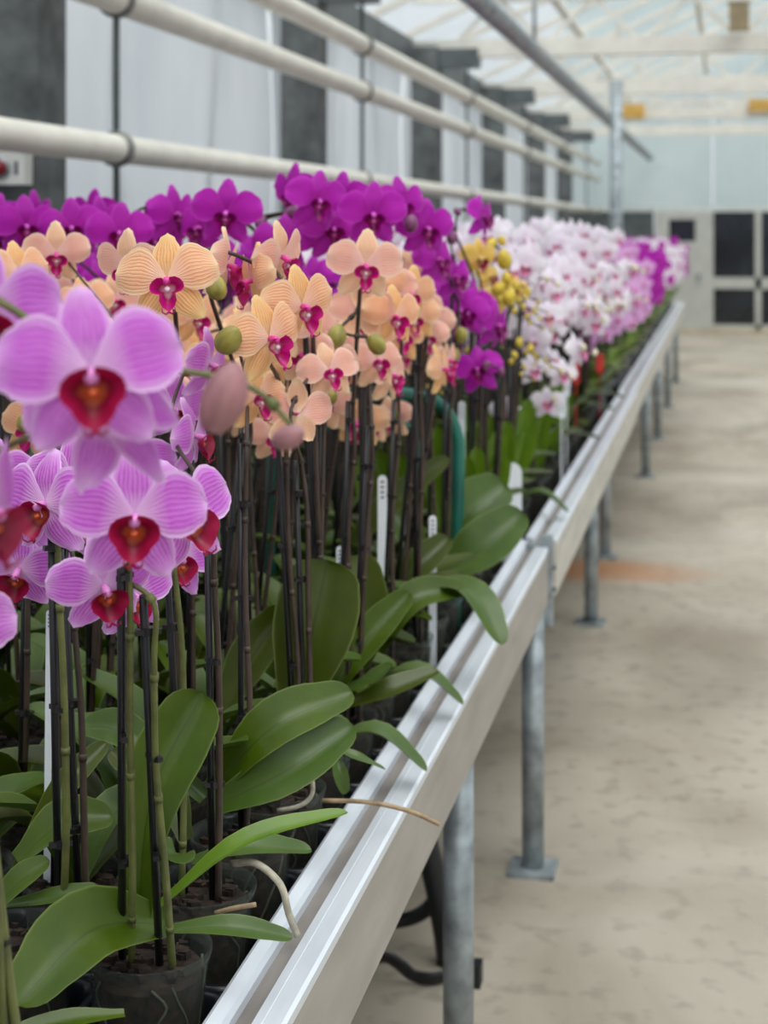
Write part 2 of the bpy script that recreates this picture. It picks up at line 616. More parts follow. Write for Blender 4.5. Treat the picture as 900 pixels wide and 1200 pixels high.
struct(MB().box((-3.2, -6, -0.1), (XR, END + 0.4, 0)), 'floor', M['floor'])

wl = sroot('wall_left', (WX, 0, 0))
edges = [-5.0, 1.2] + POSTY + [END]
for i in range(len(edges) - 1):
    a, b = edges[i], edges[i + 1]
    rr_ = random.Random(i)
    ph = [rr_.uniform(0, 6) for _ in range(4)]

    def fn(u, v, a=a, b=b, ph=ph):
        y = a + (b - a) * u
        z = 0.25 + (ZE - 0.25) * (v + 1) / 2
        fold = 0.018 * math.sin(9 * u + 2.2 * v + ph[0]) + 0.012 * math.sin(17 * u - 5 * v + ph[1]) + 0.02 * math.exp(-((u * 1.6 + v * 0.9 - 0.7) / 0.12) ** 2)
        return (-0.06 + fold, y, z)
    build(MB().sheet(fn, 26, 20), 'sheet_panel', M['sheet'], wl)
    m_ = (a + b) / 2
    if i > 1:
        for k in (0.38, 0.72):
            yy = a + (b - a) * k
            build(MB().box((-0.11, yy - 0.02, 0.25), (-0.085, yy + 0.02, ZE)), 'glazing_bar', M['darksteel'], wl, smooth=False)
build(MB().box((-0.2, -5, 0), (0.02, END, 0.25)), 'plinth', M['post'], wl, smooth=False)
build(MB().box((-0.12, -5, ZE - 0.12), (0.0, END, ZE + 0.06)), 'eave_beam', M['darksteel'], wl, smooth=False)
for y in [1.2] + POSTY:
    pr = build(MB().box((0, y, 0), (0.2, y + 0.22, ZE)), 'post', M['post'], wl, smooth=False)
    build(MB().box((0.15, y + 0.22, 0.25), (0.185, y + 0.26, ZE - 0.1)), 'edge_strip', M['trim'], pr, smooth=False)
    build(MB().box((0.2, y + 0.02, ZE - 0.16), (0.5, y + 0.2, ZE - 0.02)), 'bracket', M['darksteel'], pr, smooth=False)

# far end wall
we = sroot('wall_end', (0, END, 0))
zt = ptY(800, 245, END).z
build(MB().box((-2.4, 0, zt), (-0.2, 0.06, 3.6)), 'panel', M['twinwall'], we, smooth=False)
build(MB().box((-0.17, 0, zt), (2.4, 0.06, 3.6)), 'panel', M['twinwall'], we, smooth=False)
build(MB().box((2.43, 0, zt), (XR, 0.06, 3.6)), 'panel', M['twinwall'], we, smooth=False)
build(MB().box((-2.4, 0, 3.62), (1.83, 0.06, 6.0)), 'panel', M['twinwall'], we, smooth=False)
build(MB().box((1.86, 0, 3.62), (XR, 0.06, 6.0)), 'panel', M['twinwall'], we, smooth=False)
xa = ptY(766, 300, END).x
build(MB().box((-2.4, 0, 0), (xa, 0.08, zt)), 'side_panel', M['darksteel'], we, smooth=False)
build(MB().box((-2.4, -0.03, zt - 0.04), (XR, 0.02, zt + 0.04)), 'head_rail', M['trim'], we, smooth=False)
x9 = ptY(1000, 300, END).x
build(MB().box((x9, 0, 0), (XR, 0.08, zt)), 'side_panel', M['darksteel'], we, smooth=False)
build(MB().box((xa - 0.1, -0.08, 0), (x9, 0.0, 0.06)), 'sill', M['sill'], we, smooth=False)


def EX(px):
    return ptY(px, 300, END).x


def EZ(py):
    return ptY(830, py, END).z


d1 = sroot('door_1', (0, END, 0))
b0 = 0.06
zt2 = zt - 0.04
mb = MB()
mb.box((EX(768), -0.05, b0), (EX(784), 0.03, zt2)).box((EX(815), -0.05, b0), (EX(831), 0.03, zt2))
mb.box((EX(784), -0.05, EZ(257)), (EX(815), 0.03, zt2)).box((EX(784), -0.05, b0), (EX(815), 0.03, EZ(283)))
build(mb, 'door_leaf', M['doorframe'], d1, smooth=False)
build(MB().box((EX(784), 0.0, EZ(283)), (EX(815), 0.02, EZ(257))), 'pane', M['darkglass'], d1, smooth=False)
build(MB().box((EX(818), -0.1, EZ(330)), (EX(821), -0.05, EZ(320))), 'door_handle', M['galv'], d1, smooth=False)

w1 = sroot('window_1', (0, END, 0))
mb = MB()
for a, b in ((831, 836), (885, 892), (944, 950)):
    mb.box((EX(a), -0.04, b0), (EX(b), 0.03, zt2))
mb.box((EX(836), -0.04, EZ(338)), (EX(944), 0.03, EZ(325)))
mb.box((EX(836), -0.04, b0), (EX(944), 0.03, EZ(380)))
build(mb, 'window_frame', M['doorframe'], w1, smooth=False)
for a, b in ((836, 885), (892, 944)):
    build(MB().box((EX(a), 0.0, EZ(325)), (EX(b), 0.02, zt2)), 'pane', M['darkglass'], w1, smooth=False)
    build(MB().box((EX(a), 0.0, EZ(380)), (EX(b), 0.02, EZ(338))), 'pane', M['darkglass'], w1, smooth=False)

wr = sroot('wall_right', (XR, 0, 0))
for i in range(len(edges) - 1):
    build(MB().box((0, edges[i] + 0.06, 0), (0.05, edges[i + 1] - 0.06, ZE)), 'sheet_panel', M['sheet'], wr, smooth=False)
    build(MB().box((-0.12, edges[i] - 0.06, 0), (0.05, edges[i] + 0.06, ZE)), 'post', M['post'], wr, smooth=False)

# roof: glass panes on two slopes, glazing bars, ridge
ce = sroot('ceiling', (0, 0, 0))
XM = (WX + XR) / 2
ZR = ZE + 1.9
rows = [-5.0, -1.5, 1.2] + POSTY + [END]
for i in range(len(rows) - 1):
    n = 3
    for k in range(n):
        a = rows[i] + (rows[i + 1] - rows[i]) * k / n + 0.02
        b = rows[i] + (rows[i + 1] - rows[i]) * (k + 1) / n - 0.02
        for x0, x1 in ((WX - 0.1, XM), (XR + 0.1, XM)):
            for h0, h1 in ((0, 0.5), (0.5, 1)):
                def fn(u, v, a=a, b=b, x0=x0, x1=x1, h0=h0, h1=h1):
                    q = h0 + (h1 - h0) * u
                    return (x0 + (x1 - x0) * q, a + (b - a) * (v + 1) / 2, ZE + 0.08 + (ZR - ZE) * q)
                build(MB().sheet(fn, 1, 1), 'roof_pane', M['glass'], ce, smooth=False)
        for x0 in (WX - 0.1, XR + 0.1):
            build(MB().bar((x0, a - 0.02, ZE + 0.05), (XM, a - 0.02, ZR + 0.05), 0.04, 0.05), 'glazing_bar', M['cream'], ce, smooth=False)
for x0, x1 in ((WX - 0.1, XM), (XR + 0.1, XM)):
    for q in (0.25, 0.5, 0.75):
        build(MB().box((x0 + (x1 - x0) * q - 0.03, -5, ZE + (ZR - ZE) * q - 0.03), (x0 + (x1 - x0) * q + 0.03, END, ZE + (ZR - ZE) * q + 0.02)), 'purlin', M['cream'], ce, smooth=False)
build(MB().box((XM - 0.06, -5, ZR - 0.02), (XM + 0.06, END, ZR + 0.1)), 'ridge_beam', M['cream'], ce, smooth=False)

# roof trusses, one per pair of posts
for n_, y in enumerate(POSTY):
    tr_ = sroot('trim_%d' % (n_ + 1), (0, y + 0.11, 0))
    build(MB().bar((WX, 0, 2.93), (XR, 0, 2.93), 0.1, 0.13), 'bottom_chord', M['cream'], tr_, smooth=False)
    build(MB().bar((WX, 0, 3.32), (XR, 0, 3.32), 0.07, 0.08), 'middle_chord', M['cream'], tr_, smooth=False)
    k = 0
    x = WX + 0.3
    while x < XR - 0.5:
        build(MB().bar((x, 0, 2.96), (x + 0.35, 0, 3.3), 0.03, 0.03), 'web', M['cream'], tr_, smooth=False)
        build(MB().bar((x + 0.35, 0, 3.3), (x + 0.7, 0, 2.96), 0.03, 0.03), 'web', M['cream'], tr_, smooth=False)
        x += 0.7
    for x in (-1.0, XM, 4.4):
        top = ZE + (ZR - ZE) * (1 - abs(x - XM) / (XM - WX))
        build(MB().bar((x, 0, 3.34), (x, 0, top), 0.05, 0.05), 'king_post', M['cream'], tr_, smooth=False)


# ------------------------------------------------------------------ pipes, hangers and fittings
PX = -1.9
PZ = []
for i, (px, py, r_, lab) in enumerate([(0, 157, 0.046, 'cream heating pipe running lowest along the sheeted wall, just above the flowers'),
                                       (140, 0, 0.05, 'cream heating pipe running at middle height along the sheeted wall'),
                                       (320, 0, 0.05, 'cream heating pipe running highest of the three along the sheeted wall')]):
    p = ptX(px, py, PX)
    PZ.append((p.z, r_))
    th = thing('heating_pipe', lab, 'pipe', (PX, 0, p.z), 'heating pipes along the side wall')
    build(MB().tube([(0, -3, 0), (0, 8, 0), (0, 16, 0), (0, END - 0.1, 0)], r_, 18), 'tube', M['pipe'], th)
HY = []
c = 5.17
for k in range(6):
    cc = c + 3.5 * k
    HY.append((cc + PX * math.sin(TH)) / math.cos(TH))
for k, y in enumerate(HY):
    o = thing('pipe_hanger', ['thin hanger rod with round collars on the cream pipes, past the switch box',
                              'thin hanger rod with round collars on the cream pipes, behind the magenta orchids',
                              'thin hanger rod with collars on cream pipes, %s one counted from the switch box' % ORD[k]][min(k, 2)], 'pipe hanger', (PX, y, 1.0), 'pipe hangers along the wall')
    build(MB().tube([(0.0, 0, 0.2), (0.0, 0, 1.95)], 0.011, 8), 'rod', M['darksteel'], o)
    for z, r_ in PZ:
        cl = MB()
        ring = []
        cl.tube([(0, -0.016, z - 1.0), (0, 0.016, z - 1.0)], r_ + 0.012, 18)
        build(cl, 'collar', M['collar'], o)
p = ptX(560, 0, -1.12)
o = thing('conduit_pipe', 'grey galvanised pipe running overhead above the bench to the steel column', 'pipe', (-1.12, 0, p.z))
build(MB().tube([(0, 0.5, 0), (0, 10, 0), (0, END - 0.1, 0)], 0.055, 14), 'tube', M['galv'], o)
for y in (4.8, 9.7):
    build(MB().tube([(0, y, 0.05), (0, y, 3.1 - p.z)], 0.012, 6), 'drop_rod', M['galv'], o)
pc = pt(722, 200, 14.4)
o = thing('steel_column', 'slim grey galvanised steel column rising past the far orchids', 'column', (pc.x, pc.y, 0))
build(MB().tube([(0, 0, 0.012), (0, 0, 2.9)], 0.058, 16), 'shaft', M['galv'], o)
build(MB().box((-0.12, -0.12, 0), (0.12, 0.12, 0.014)), 'base_plate', M['galv'], o, smooth=False)

# switch box on the near post
bx = ptX(42, 178, -2.1)
py0 = POSTY[0]
za, zb = pt(20, 217, depth((-2.2, py0, 1.8))).z, pt(20, 179, depth((-2.2, py0, 1.8))).z
o = thing('switch_box', 'white switch box with a dark red push button on the grey post', 'switch box', (-2.2, py0, za))
build(MB().box((-0.13, -0.07, 0), (0.085, -0.005, zb - za)), 'housing', M['white_box'], o, smooth=False)
cz = (zb - za) / 2
build(MB().tube([(0.007, -0.07, cz), (0.007, -0.1, cz)], 0.026, 16), 'push_button', M['red_button'], o)
build(MB().tube([(0.007, -0.069, cz), (0.007, -0.076, cz)], 0.036, 16), 'collar', M['galv'], o)
build(MB().box((0.055, -0.073, cz - 0.02), (0.065, -0.068, cz + 0.02)), 'mark', M['ink'], o, smooth=False)

# lamps and boxes hung under the trusses
for px, py, wpx, hpx, Y, lab in ((742, 131, 26, 16, 19.1, 'amber lamp box under the far truss beside the steel column'),
                                 (893, 124, 30, 14, 19.1, 'amber lamp box under the far truss above the dark windows')):
    p = ptY(px, py, Y + 0.02)
    k = Y / F
    o = thing('lamp_box', lab, 'lamp', (p.x, p.y, p.z), 'amber lamp boxes')
    build(MB().box((-wpx * k / 2, -0.1, -hpx * k / 2), (wpx * k / 2, 0.1, hpx * k / 2)), 'housing', M['amber'], o, smooth=False)
    build(MB().box((-wpx * k / 2 + 0.02, -0.08, -hpx * k / 2 - 0.03), (wpx * k / 2 - 0.02, 0.08, -hpx * k / 2)), 'lens', M['cream'], o, smooth=False)
    build(MB().tube([(0, 0, hpx * k / 2), (0, 0, 2.93 - p.z)], 0.012, 6), 'hanger', M['galv'], o)
p = ptY(866, 36, 11.8)
o = thing('junction_box', 'brown box fixed under the roof truss over the aisle', 'box', (p.x, p.y, p.z))
build(MB().box((-0.07, -0.06, 0), (0.07, 0.06, 0.2)), 'housing', M['brownbox'], o, smooth=False)
build(MB().box((-0.085, -0.07, 0.2), (0.085, 0.07, 0.23)), 'lid', M['cream'], o, smooth=False)
build(MB().tube([(0, 0, 0.23), (0, 0, 0.7)], 0.02, 8), 'conduit', M['galv'], o)


# ------------------------------------------------------------------ benches
XI, XO = -0.512, -0.434        # inner and outer edge of the side rail
ZT = 0.795
ZB = 0.712                     # bench bed
XL = -1.80


def extrude(prof, y0, y1, mb=None):
    mb = mb or MB()
    k = len(mb.v)
    n = len(prof)
    for y in (y0, y1):
        for x, z in prof:
            mb.v.append((x, y, z))
    for i in range(n):
        j = (i + 1) % n
        mb.face((k + i, k + j, k + n + j, k + n + i))
    mb.face([k + i for i in range(n)])
    mb.face([k + n + i for i in reversed(range(n))])
    return mb


def bench(y0, y1, legs, lab, dx=0.0, dz=0.0, face='alu_face'):
    o = thing('growing_bench', lab, 'bench', (0, y0, 0), 'long growing benches')
    L = y1 - y0
    fx = lambda pr: [(x + dx, z + dz) for x, z in pr]
    build(extrude(fx([(XI + 0.002, 0.66), (XI + 0.002, ZT - 0.012), (XO - 0.035, ZT - 0.012), (XO - 0.035, ZT - 0.003), (XO - 0.001, ZT - 0.003), (XO - 0.001, 0.655), (XO - 0.012, 0.655), (XO - 0.012, 0.66)]), 0, L), 'side_rail', M[face], o, smooth=False)
    build(extrude(fx([(XI + 0.02, ZT - 0.012), (XI + 0.02, ZT - 0.0105), (XO - 0.0352, ZT - 0.0105), (XO - 0.0352, ZT - 0.012)]), 0, L), 'rail_channel', M['alu_chan'], o, smooth=False)
    build(extrude(fx([(XI, 0.70), (XI, ZT + 0.008), (XI + 0.004, ZT + 0.01), (XI + 0.017, ZT + 0.006), (XI + 0.021, ZT), (XI + 0.021, ZT - 0.0118), (XI + 0.003, ZT - 0.0118), (XI + 0.003, 0.70)]), 0, L), 'inner_lip', M['alu_cap'], o, smooth=False)
    build(extrude(fx([(XO - 0.036, ZT - 0.0028), (XO - 0.034, ZT + 0.001), (XO - 0.024, ZT + 0.0018), (XO - 0.0235, ZT + 0.0012), (XO - 0.0225, ZT + 0.0012), (XO - 0.022, ZT + 0.0018), (XO - 0.004, ZT + 0.002), (XO, ZT - 0.001), (XO, ZT - 0.012), (XO - 0.0009, ZT - 0.012), (XO - 0.0009, ZT - 0.0028)]), 0, L), 'rail_cap', M['alu_cap'], o, smooth=False)
    build(MB().box((XL, 0.002, ZB - 0.03), (XI - 0.001 + dx, L - 0.002, ZB)), 'bed', M['bed'], o, smooth=False)
    build(extrude([(XL - 0.06, 0.655), (XL - 0.06, ZT), (XL, ZT), (XL, 0.655)], 0, L), 'back_rail', M['alu_face'], o, smooth=False)
    for x, y in legs:
        lg = build(MB().tube([(x, y - y0, 0.012), (x, y - y0, 0.682)], 0.0275, 16), 'leg', M['galv'], o)
        build(MB().box((x - 0.058, y - y0 - 0.058, 0.0), (x + 0.058, y - y0 + 0.058, 0.012)), 'base_plate', M['galv'], lg, smooth=False)
        lb = build(MB().tube([(XL + 0.1, y - y0, 0.012), (XL + 0.1, y - y0, 0.682)], 0.0275, 12), 'leg', M['galv'], o)
        build(MB().box((XL + 0.04, y - y0 - 0.058, 0.0), (XL + 0.16, y - y0 + 0.058, 0.012)), 'base_plate', M['galv'], lb, smooth=False)
        build(MB().box((XL + 0.05, y - y0 - 0.02, 0.655), (XI + 0.03, y - y0 + 0.02, 0.682)), 'cross_bar', M['galv'], o, smooth=False)
    return o


YJ = 4.12
b1 = bench(-1.2, YJ - 0.01, [(-0.468, 1.0), (-0.468, 2.87), (-0.468, 4.02)], 'aluminium-edged growing bench holding the pink and peach orchids')
mb = MB().box((XI + 0.005, YJ - 0.05 + 1.2, 0.62), (XO + 0.006, YJ - 0.012 + 1.2, ZT + 0.004))
mb.box((XO - 0.02, YJ - 0.06 + 1.2, 0.60), (XO + 0.01, YJ - 0.035 + 1.2, ZT + 0.03))
build(mb, 'joint_bracket', M['galv'], b1, smooth=False)
for zz in (0.745, 0.69):
    build(MB().tube([(XO + 0.009, YJ - 0.047 + 1.2, zz), (XO + 0.018, YJ - 0.047 + 1.2, zz)], 0.006, 8), 'bolt', M['darksteel'], b1)
b2 = bench(YJ + 0.01, 8.0, [(-0.53, 6.57), (-0.57, 7.9)], 'weathered bench section starting beyond the joint bracket, under the white orchids', dx=0.012, dz=0.006, face='alu_face_pale')
b3 = bench(8.02, 17.5, [(-0.5, 10.5), (-0.5, 12.4), (-0.5, 14.6), (-0.5, 17.0)], 'last bench section reaching toward the far door', dx=0.0, dz=0.0, face='alu_face_pale')

# black strap and hose under the bench
def fl(px, py, z=0.0):
    return ptZ(px, py, z)


o = thing('rubber_strap', 'wavy black rubber strap lying on the concrete behind the bench leg', 'strap', fl(480, 1140))
q = [fl(405, 1155, 0.02), fl(432, 1128, 0.05), fl(452, 1122, 0.06), fl(468, 1130, 0.045), fl(484, 1143, 0.02), fl(505, 1147, 0.018), fl(530, 1142, 0.02), fl(560, 1142, 0.022)]
base = Vector(o.location)
mb = MB().tube([p_ - base for p_ in bez(q, 35)], 0.018, 8, flat=0.35)
build(mb, 'band', M['rubber'], o)
e = fl(561, 1142, 0.022) - base
build(MB().box((e.x - 0.012, e.y - 0.02, e.z - 0.022), (e.x + 0.006, e.y + 0.02, e.z + 0.026)), 'buckle', M['rubber'], o, smooth=False)
o = thing('drain_hose', 'black hose hanging in a loop from the bench underside to the floor', 'hose', fl(524, 1130))
base = Vector(o.location)
cH = depth(base)
q = [pt(478, 860, cH), pt(492, 950, cH), pt(505, 1010, cH), pt(514, 1050, cH), pt(521, 1090, cH), pt(526, 1128, cH)]
build(MB().tube([p_ - base for p_ in bez(q, 30)], 0.026, 10), 'hanging_run', M['rubber'], o)
q = [pt(512, 1050, cH + .01), pt(500, 1066, cH + .03), pt(478, 1077, cH + .05), pt(450, 1078, cH + .05), pt(420, 1060, cH + .04), pt(410, 1020, cH + .03), pt(440, 980, cH + .02), pt(480, 985, cH + .02), pt(500, 1000, cH + .01)]
build(MB().tube([p_ - base for p_ in bez(q, 48)], 0.016, 10), 'loop', M['rubber'], o)


# ------------------------------------------------------------------ orchid kit
PT = [0.16, 0.42, 0.74, 0.95, 1.0, 0.93, 0.70, 0.10]
ST = [0.30, 0.58, 0.85, 1.0, 0.97, 0.80, 0.52, 0.06]


def round_tab(tab, u):
    x = u * (len(tab) - 1)
    i = min(int(x), len(tab) - 2)
    if i == len(tab) - 2:      # rounded end
        f = x - i
        return tab[i] * math.sqrt(max(0.0, 1 - f * f)) * (1 - 0.02) + tab[-1] * 0.02
    return lerp_tab(tab, u)


def flower_parts(var, seed, hi=True):
    """mesh data for one bloom, width 1, facing -Y"""
    r = random.Random(seed)
    V = VAR[var]
    nu, nv = (12, 8) if hi else (4, 4)
    out = []
    cup = r.uniform(-0.02, 0.05)
    if (seed // 17) % 3 >= 1:
        V = dict(V, petal=V.get('petal_b', V['petal']), sepal=V.get('sepal_b', V['sepal']))

    def petal(sx, ang, L, hw, back):
        a = math.radians(ang)
        d = Vector((math.cos(a) * sx, 0, math.sin(a)))
        s = Vector((-math.sin(a), 0, math.cos(a) * sx)) * sx
        ph = r.uniform(0, 6)

        def fn(u, v):
            uu = 1 - (1 - u) ** 1.25
            wd = round_tab(PT, uu) * hw
            p = Vector((0.015 * sx, 0, 0.015)) + d * (L * uu) + s * (v * wd + 0.045 * math.sin(math.pi * uu))
            y = back - 0.05 * math.sin(math.pi * uu * 0.9) + 0.10 * uu ** 2.4 + (cup + 0.02) * v * v * uu + 0.014 * math.sin(4 * v + ph) * uu + 0.008 * math.sin(9 * uu + ph)
            return (p.x, y, p.z)
        return MB().sheet(fn, nu, nv)

    def sepal(ang, L, hw, back, twist=0.0):
        a = math.radians(ang)
        d = Vector((math.cos(a), 0, math.sin(a)))
        s = Vector((-math.sin(a), 0, math.cos(a)))
        ph = r.uniform(0, 6)

        def fn(u, v):
            wd = round_tab(ST, u) * hw
            p = d * (0.02 + L * u) + s * (v * wd)
            y = back - 0.03 * math.sin(math.pi * u) + 0.07 * u * u - 0.035 * (1 - v * v) * 0 + 0.05 * v * v * u + twist * v * u * 0.1 + 0.008 * math.sin(7 * u + ph)
            return (p.x, y, p.z)
        return MB().sheet(fn, nu, nv if hi else 3)

    la = r.uniform(34, 42)
    pa = r.uniform(8, 15)
    out.append(('petal', petal(1, pa, 0.49, 0.235, 0.0), V['petal']))
    out.append(('petal', petal(-1, pa + r.uniform(-3, 3), 0.49, 0.235, 0.004), V['petal']))
    out.append(('sepal', sepal(90 + r.uniform(-5, 5), 0.46, 0.145, 0.03), V['sepal']))
    out.append(('sepal', sepal(-90 + la, 0.46, 0.145, 0.03, 0.3), V['sepal']))
    out.append(('sepal', sepal(-90 - la, 0.46, 0.145, 0.034, -0.3), V['sepal']))
    # lip: shield-shaped middle lobe, two side lobes curling up, two tendrils, callus
    lp = MB()
    notch = {'pink': 0.18, 'peach': 0.42}.get(var, 0.3)
    n1, n2 = (18, 4) if hi else (8, 2)

    def bowl(u, v):
        th = math.radians(-(174 if var == 'pink' else 165) * (1 - 2 * u))
        q = (v + 1) / 2
        a = abs(th)
        rad = (0.145 if var == 'pink' else 0.135) - 0.150 * notch * math.exp(-((a - 0.95) / 0.28) ** 2) + (0.03 if var == 'pink' else 0.065) * math.exp(-(a / 0.34) ** 2) + 0.012 * math.exp(-((a - 1.9) / 0.5) ** 2)
        rad *= 1 - (0.05 if var == 'pink' else 0.22) * math.exp(-((a - 2.9) / 0.25) ** 2)
        rho = 0.02 + rad * q
        return Vector((math.sin(th) * rho, -0.05 - 0.13 * q ** 2.0 + 0.02 * math.cos(3 * th) * q, -0.085 - math.cos(th) * rho * (1.0 if a < 1.2 else 0.86)))
    lp.sheet(bowl, n1, n2)
    nb_ = len(lp.f)
    if hi:
        for sx in (-1, 1):
            tip = bowl(0.5, 1)
            lp.tube([tip, tip + Vector((0.03 * sx, -0.02, -0.02)), tip + Vector((0.06 * sx, -0.05, 0.0)), tip + Vector((0.06 * sx, -0.06, 0.035))], [0.012, 0.009, 0.007, 0.004], 5)
    for i_ in range(nb_, len(lp.f)):
        lp.uv[i_] = [(0.5, 1.0)] * len(lp.f[i_])
    k = len(lp.v)
    lp.lathe([(0.002, -0.03), (0.026, -0.02), (0.034, 0.0), (0.022, 0.022), (0.002, 0.03)], 8 if hi else 5, (0, -0.10, -0.085), 1)
    out.append(('lip', lp, [V['lip'], V['callus']]))
    cm = MB()
    cm.tube([(0, 0.05, 0.0), (0, -0.03, 0.01), (0, -0.09, 0.0), (0, -0.125, -0.018), (0, -0.138, -0.03)], [0.02, 0.034, 0.042, 0.038, 0.012], 9 if hi else 5)
    return out, (cm, V['column'])


KIT = {}


def kit(var, s):
    if (var, s) not in KIT:
        parts, col = flower_parts(var, s * 17 + len(var), True)
        KIT[(var, s)] = ([(n, mb.mesh(n, mt)) for n, mb, mt in parts], col[0].mesh('flower', col[1]))
    return KIT[(var, s)]


LOW = {}


def lowflower(var, s):
    if (var, s) not in LOW:
        parts, col = flower_parts(var, s * 17 + len(var), False)
        V = VAR[var]
        mats = [V['petal'], V['sepal'], V['lip'], V['callus'], V['column']]
        big = MB()

        def put(mb, f):
            k = len(big.v)
            big.v += mb.v
            for fc, uv, mi in zip(mb.f, mb.uv, mb.mi):
                big.face([k + i for i in fc], uv, f(mi))
        for n, mb, mt in parts:
            put(mb, (lambda mi: 0) if n == 'petal' else (lambda mi: 1) if n == 'sepal' else (lambda mi: 2 + mi))
        put(col[0], lambda mi: 4)
        LOW[(var, s)] = big.mesh('flower', mats)
    return LOW[(var, s)]


BUD = {}


def budmesh(var):
    if var not in BUD:
        mb = MB()
        prof = [(0.03, -0.5), (0.2, -0.45), (0.33, -0.28), (0.38, -0.05), (0.34, 0.18), (0.22, 0.38), (0.08, 0.48), (0.005, 0.5)]
        k = len(mb.v)
        n = 12
        for r_, z in prof:
            for j in range(n):
                a = 2 * math.pi * j / n
                rr = r_ * (1 - 0.07 * (abs(math.cos(1.5 * a)) < 0.2))
                mb.v.append((rr * math.cos(a), rr * math.sin(a), z))
        for i in range(len(prof) - 1):
            for j in range(n):
                a, b = k + i * n + j, k + i * n + (j + 1) % n
                mb.face((a, b, b + n, a + n))
        BUD[var] = mb.mesh('bud', VAR[var]['bud'])
    return BUD[var]


# pot, bark, tray cell
RT, RB, PH = 0.066, 0.05, 0.13
POT = MB().lathe([(0.0, 0.003), (RB - 0.002, 0.002), (RB, 0.0), (RB + 0.002, 0.006), (RT - 0.004, PH - 0.014), (RT - 0.002, PH - 0.012), (RT, PH - 0.004), (RT, PH), (RT - 0.0025, PH), (RT - 0.006, PH - 0.012)], 28).mesh('pot', M['pot'])
_mb = MB().lathe([(0.0, 0.006), (RB - 0.003, 0.006), (RT - 0.0085, PH - 0.026), (RT - 0.012, PH - 0.02), (0.03, PH - 0.016), (0, PH - 0.014)], 22)
rb = random.Random(3)
for i in range(46):
    a, q = rb.uniform(0, 6.283), math.sqrt(rb.random()) * (RT - 0.014)
    s = rb.uniform(0.004, 0.009)
    cx, cy, cz = q * math.cos(a), q * math.sin(a), PH - 0.016 + rb.uniform(0, 0.006)
    k = len(_mb.v)
    for z in (-1, 1):
        for j in range(4):
            an = a + j * 1.5708 + rb.uniform(-0.4, 0.4)
            _mb.v.append((cx + s * math.cos(an), cy + s * 0.7 * math.sin(an), cz + z * s * rb.uniform(0.3, 0.7)))
    for f in ((3, 2, 1, 0), (4, 5, 6, 7), (0, 1, 5, 4), (1, 2, 6, 5), (2, 3, 7, 6), (3, 0, 4, 7)):
        _mb.face([k + i_ for i_ in f])
BARK = _mb.mesh('bark', M['bark'], False)
_mb = MB()
for i in range(7):
    a = rb.uniform(0, 6.283)
    pts = []
    for k in range(6):
        z = PH - 0.02 - 0.1 * k / 5
        rad = RB + (RT - RB) * z / PH - 0.0045
        a += rb.uniform(-0.25, 0.3)
        pts.append((rad * math.cos(a), rad * math.sin(a), z))
    _mb.tube(bez(pts, 15), 0.0016, 5)
INROOT = _mb.mesh('pot_roots', simple('pot_root_dull', C3(92, 92, 74), 0.7, var=0.2, scale=40))


def rsq(hx, hy, r_, z, n=4):
    pts = []
    for cx, cy, a0 in ((hx - r_, hy - r_, 0), (-hx + r_, hy - r_, 90), (-hx + r_, -hy + r_, 180), (hx - r_, -hy + r_, 270)):
        for k in range(n + 1):
            a = math.radians(a0 + 90 * k / n)
            pts.append((cx + r_ * math.cos(a), cy + r_ * math.sin(a), z))
    return pts


PITCH_Y, PITCH_X = 0.165, 0.15
_mb = MB()
rings = [rsq(0.052, 0.058, 0.02, 0.004), rsq(0.062, 0.070, 0.024, 0.05), rsq(0.0645, 0.0725, 0.025, 0.056), rsq(0.0715, 0.079, 0.028, 0.056), rsq(0.0725, 0.080, 0.028, 0.05), rsq(0.070, 0.0775, 0.027, 0.0)]
for r_ in rings:
    _mb.v += r_
nn = len(rings[0])
for i in range(len(rings) - 1):
    for j in range(nn):
        a, b = i * nn + j, i * nn + (j + 1) % nn
        _mb.face((a, b, b + nn, a + nn))
_mb.face([j for j in range(nn)])
CELL = _mb.mesh('cell', M['tray'])

X0, Y0 = -0.59, 1.28


def cell_pos(c, r):
    return Vector((X0 - PITCH_X * r, Y0 + PITCH_Y * c, ZB + 0.005))


def facing(p):
    return math.atan2(-p[0], p[1])


def leaf_mesh(pts, width, normal, mat, base, fold=0.22, nu=12, nv=4, tab=None):
    sp = bez(pts, 24)
    tab = tab or [0.42, 0.5, 0.72, 0.92, 1.0, 0.96, 0.74, 0.08]
    nrm = Vector(normal).normalized()
    N = len(sp) - 1

    def at(q):
        x = max(0.0, min(0.99999, q)) * N
        i = int(x)
        return sp[i].lerp(sp[i + 1], x - i)

    def fn(u, v):
        u = 1 - (1 - u) ** 1.7
        p = at(u)
        d = (at(u + 0.06) - at(u - 0.06)).normalized()
        s = d.cross(nrm)
        if s.length < 0.1:
            s = d.cross(Vector((0.5, -0.5, 0.7)))
        s.normalize()
        n2 = s.cross(d)
        wd = width * 0.5 * round_tab(tab, u)
        return p - base + s * (v * wd) + n2 * (fold * wd * (abs(v) ** 1.3) - 0.10 * wd * math.cos(v * 3.1)) 
    return MB().sheet(fn, nu, nv).mesh('leaf', mat)


def R3(a):
    return R.uniform(-a, a)


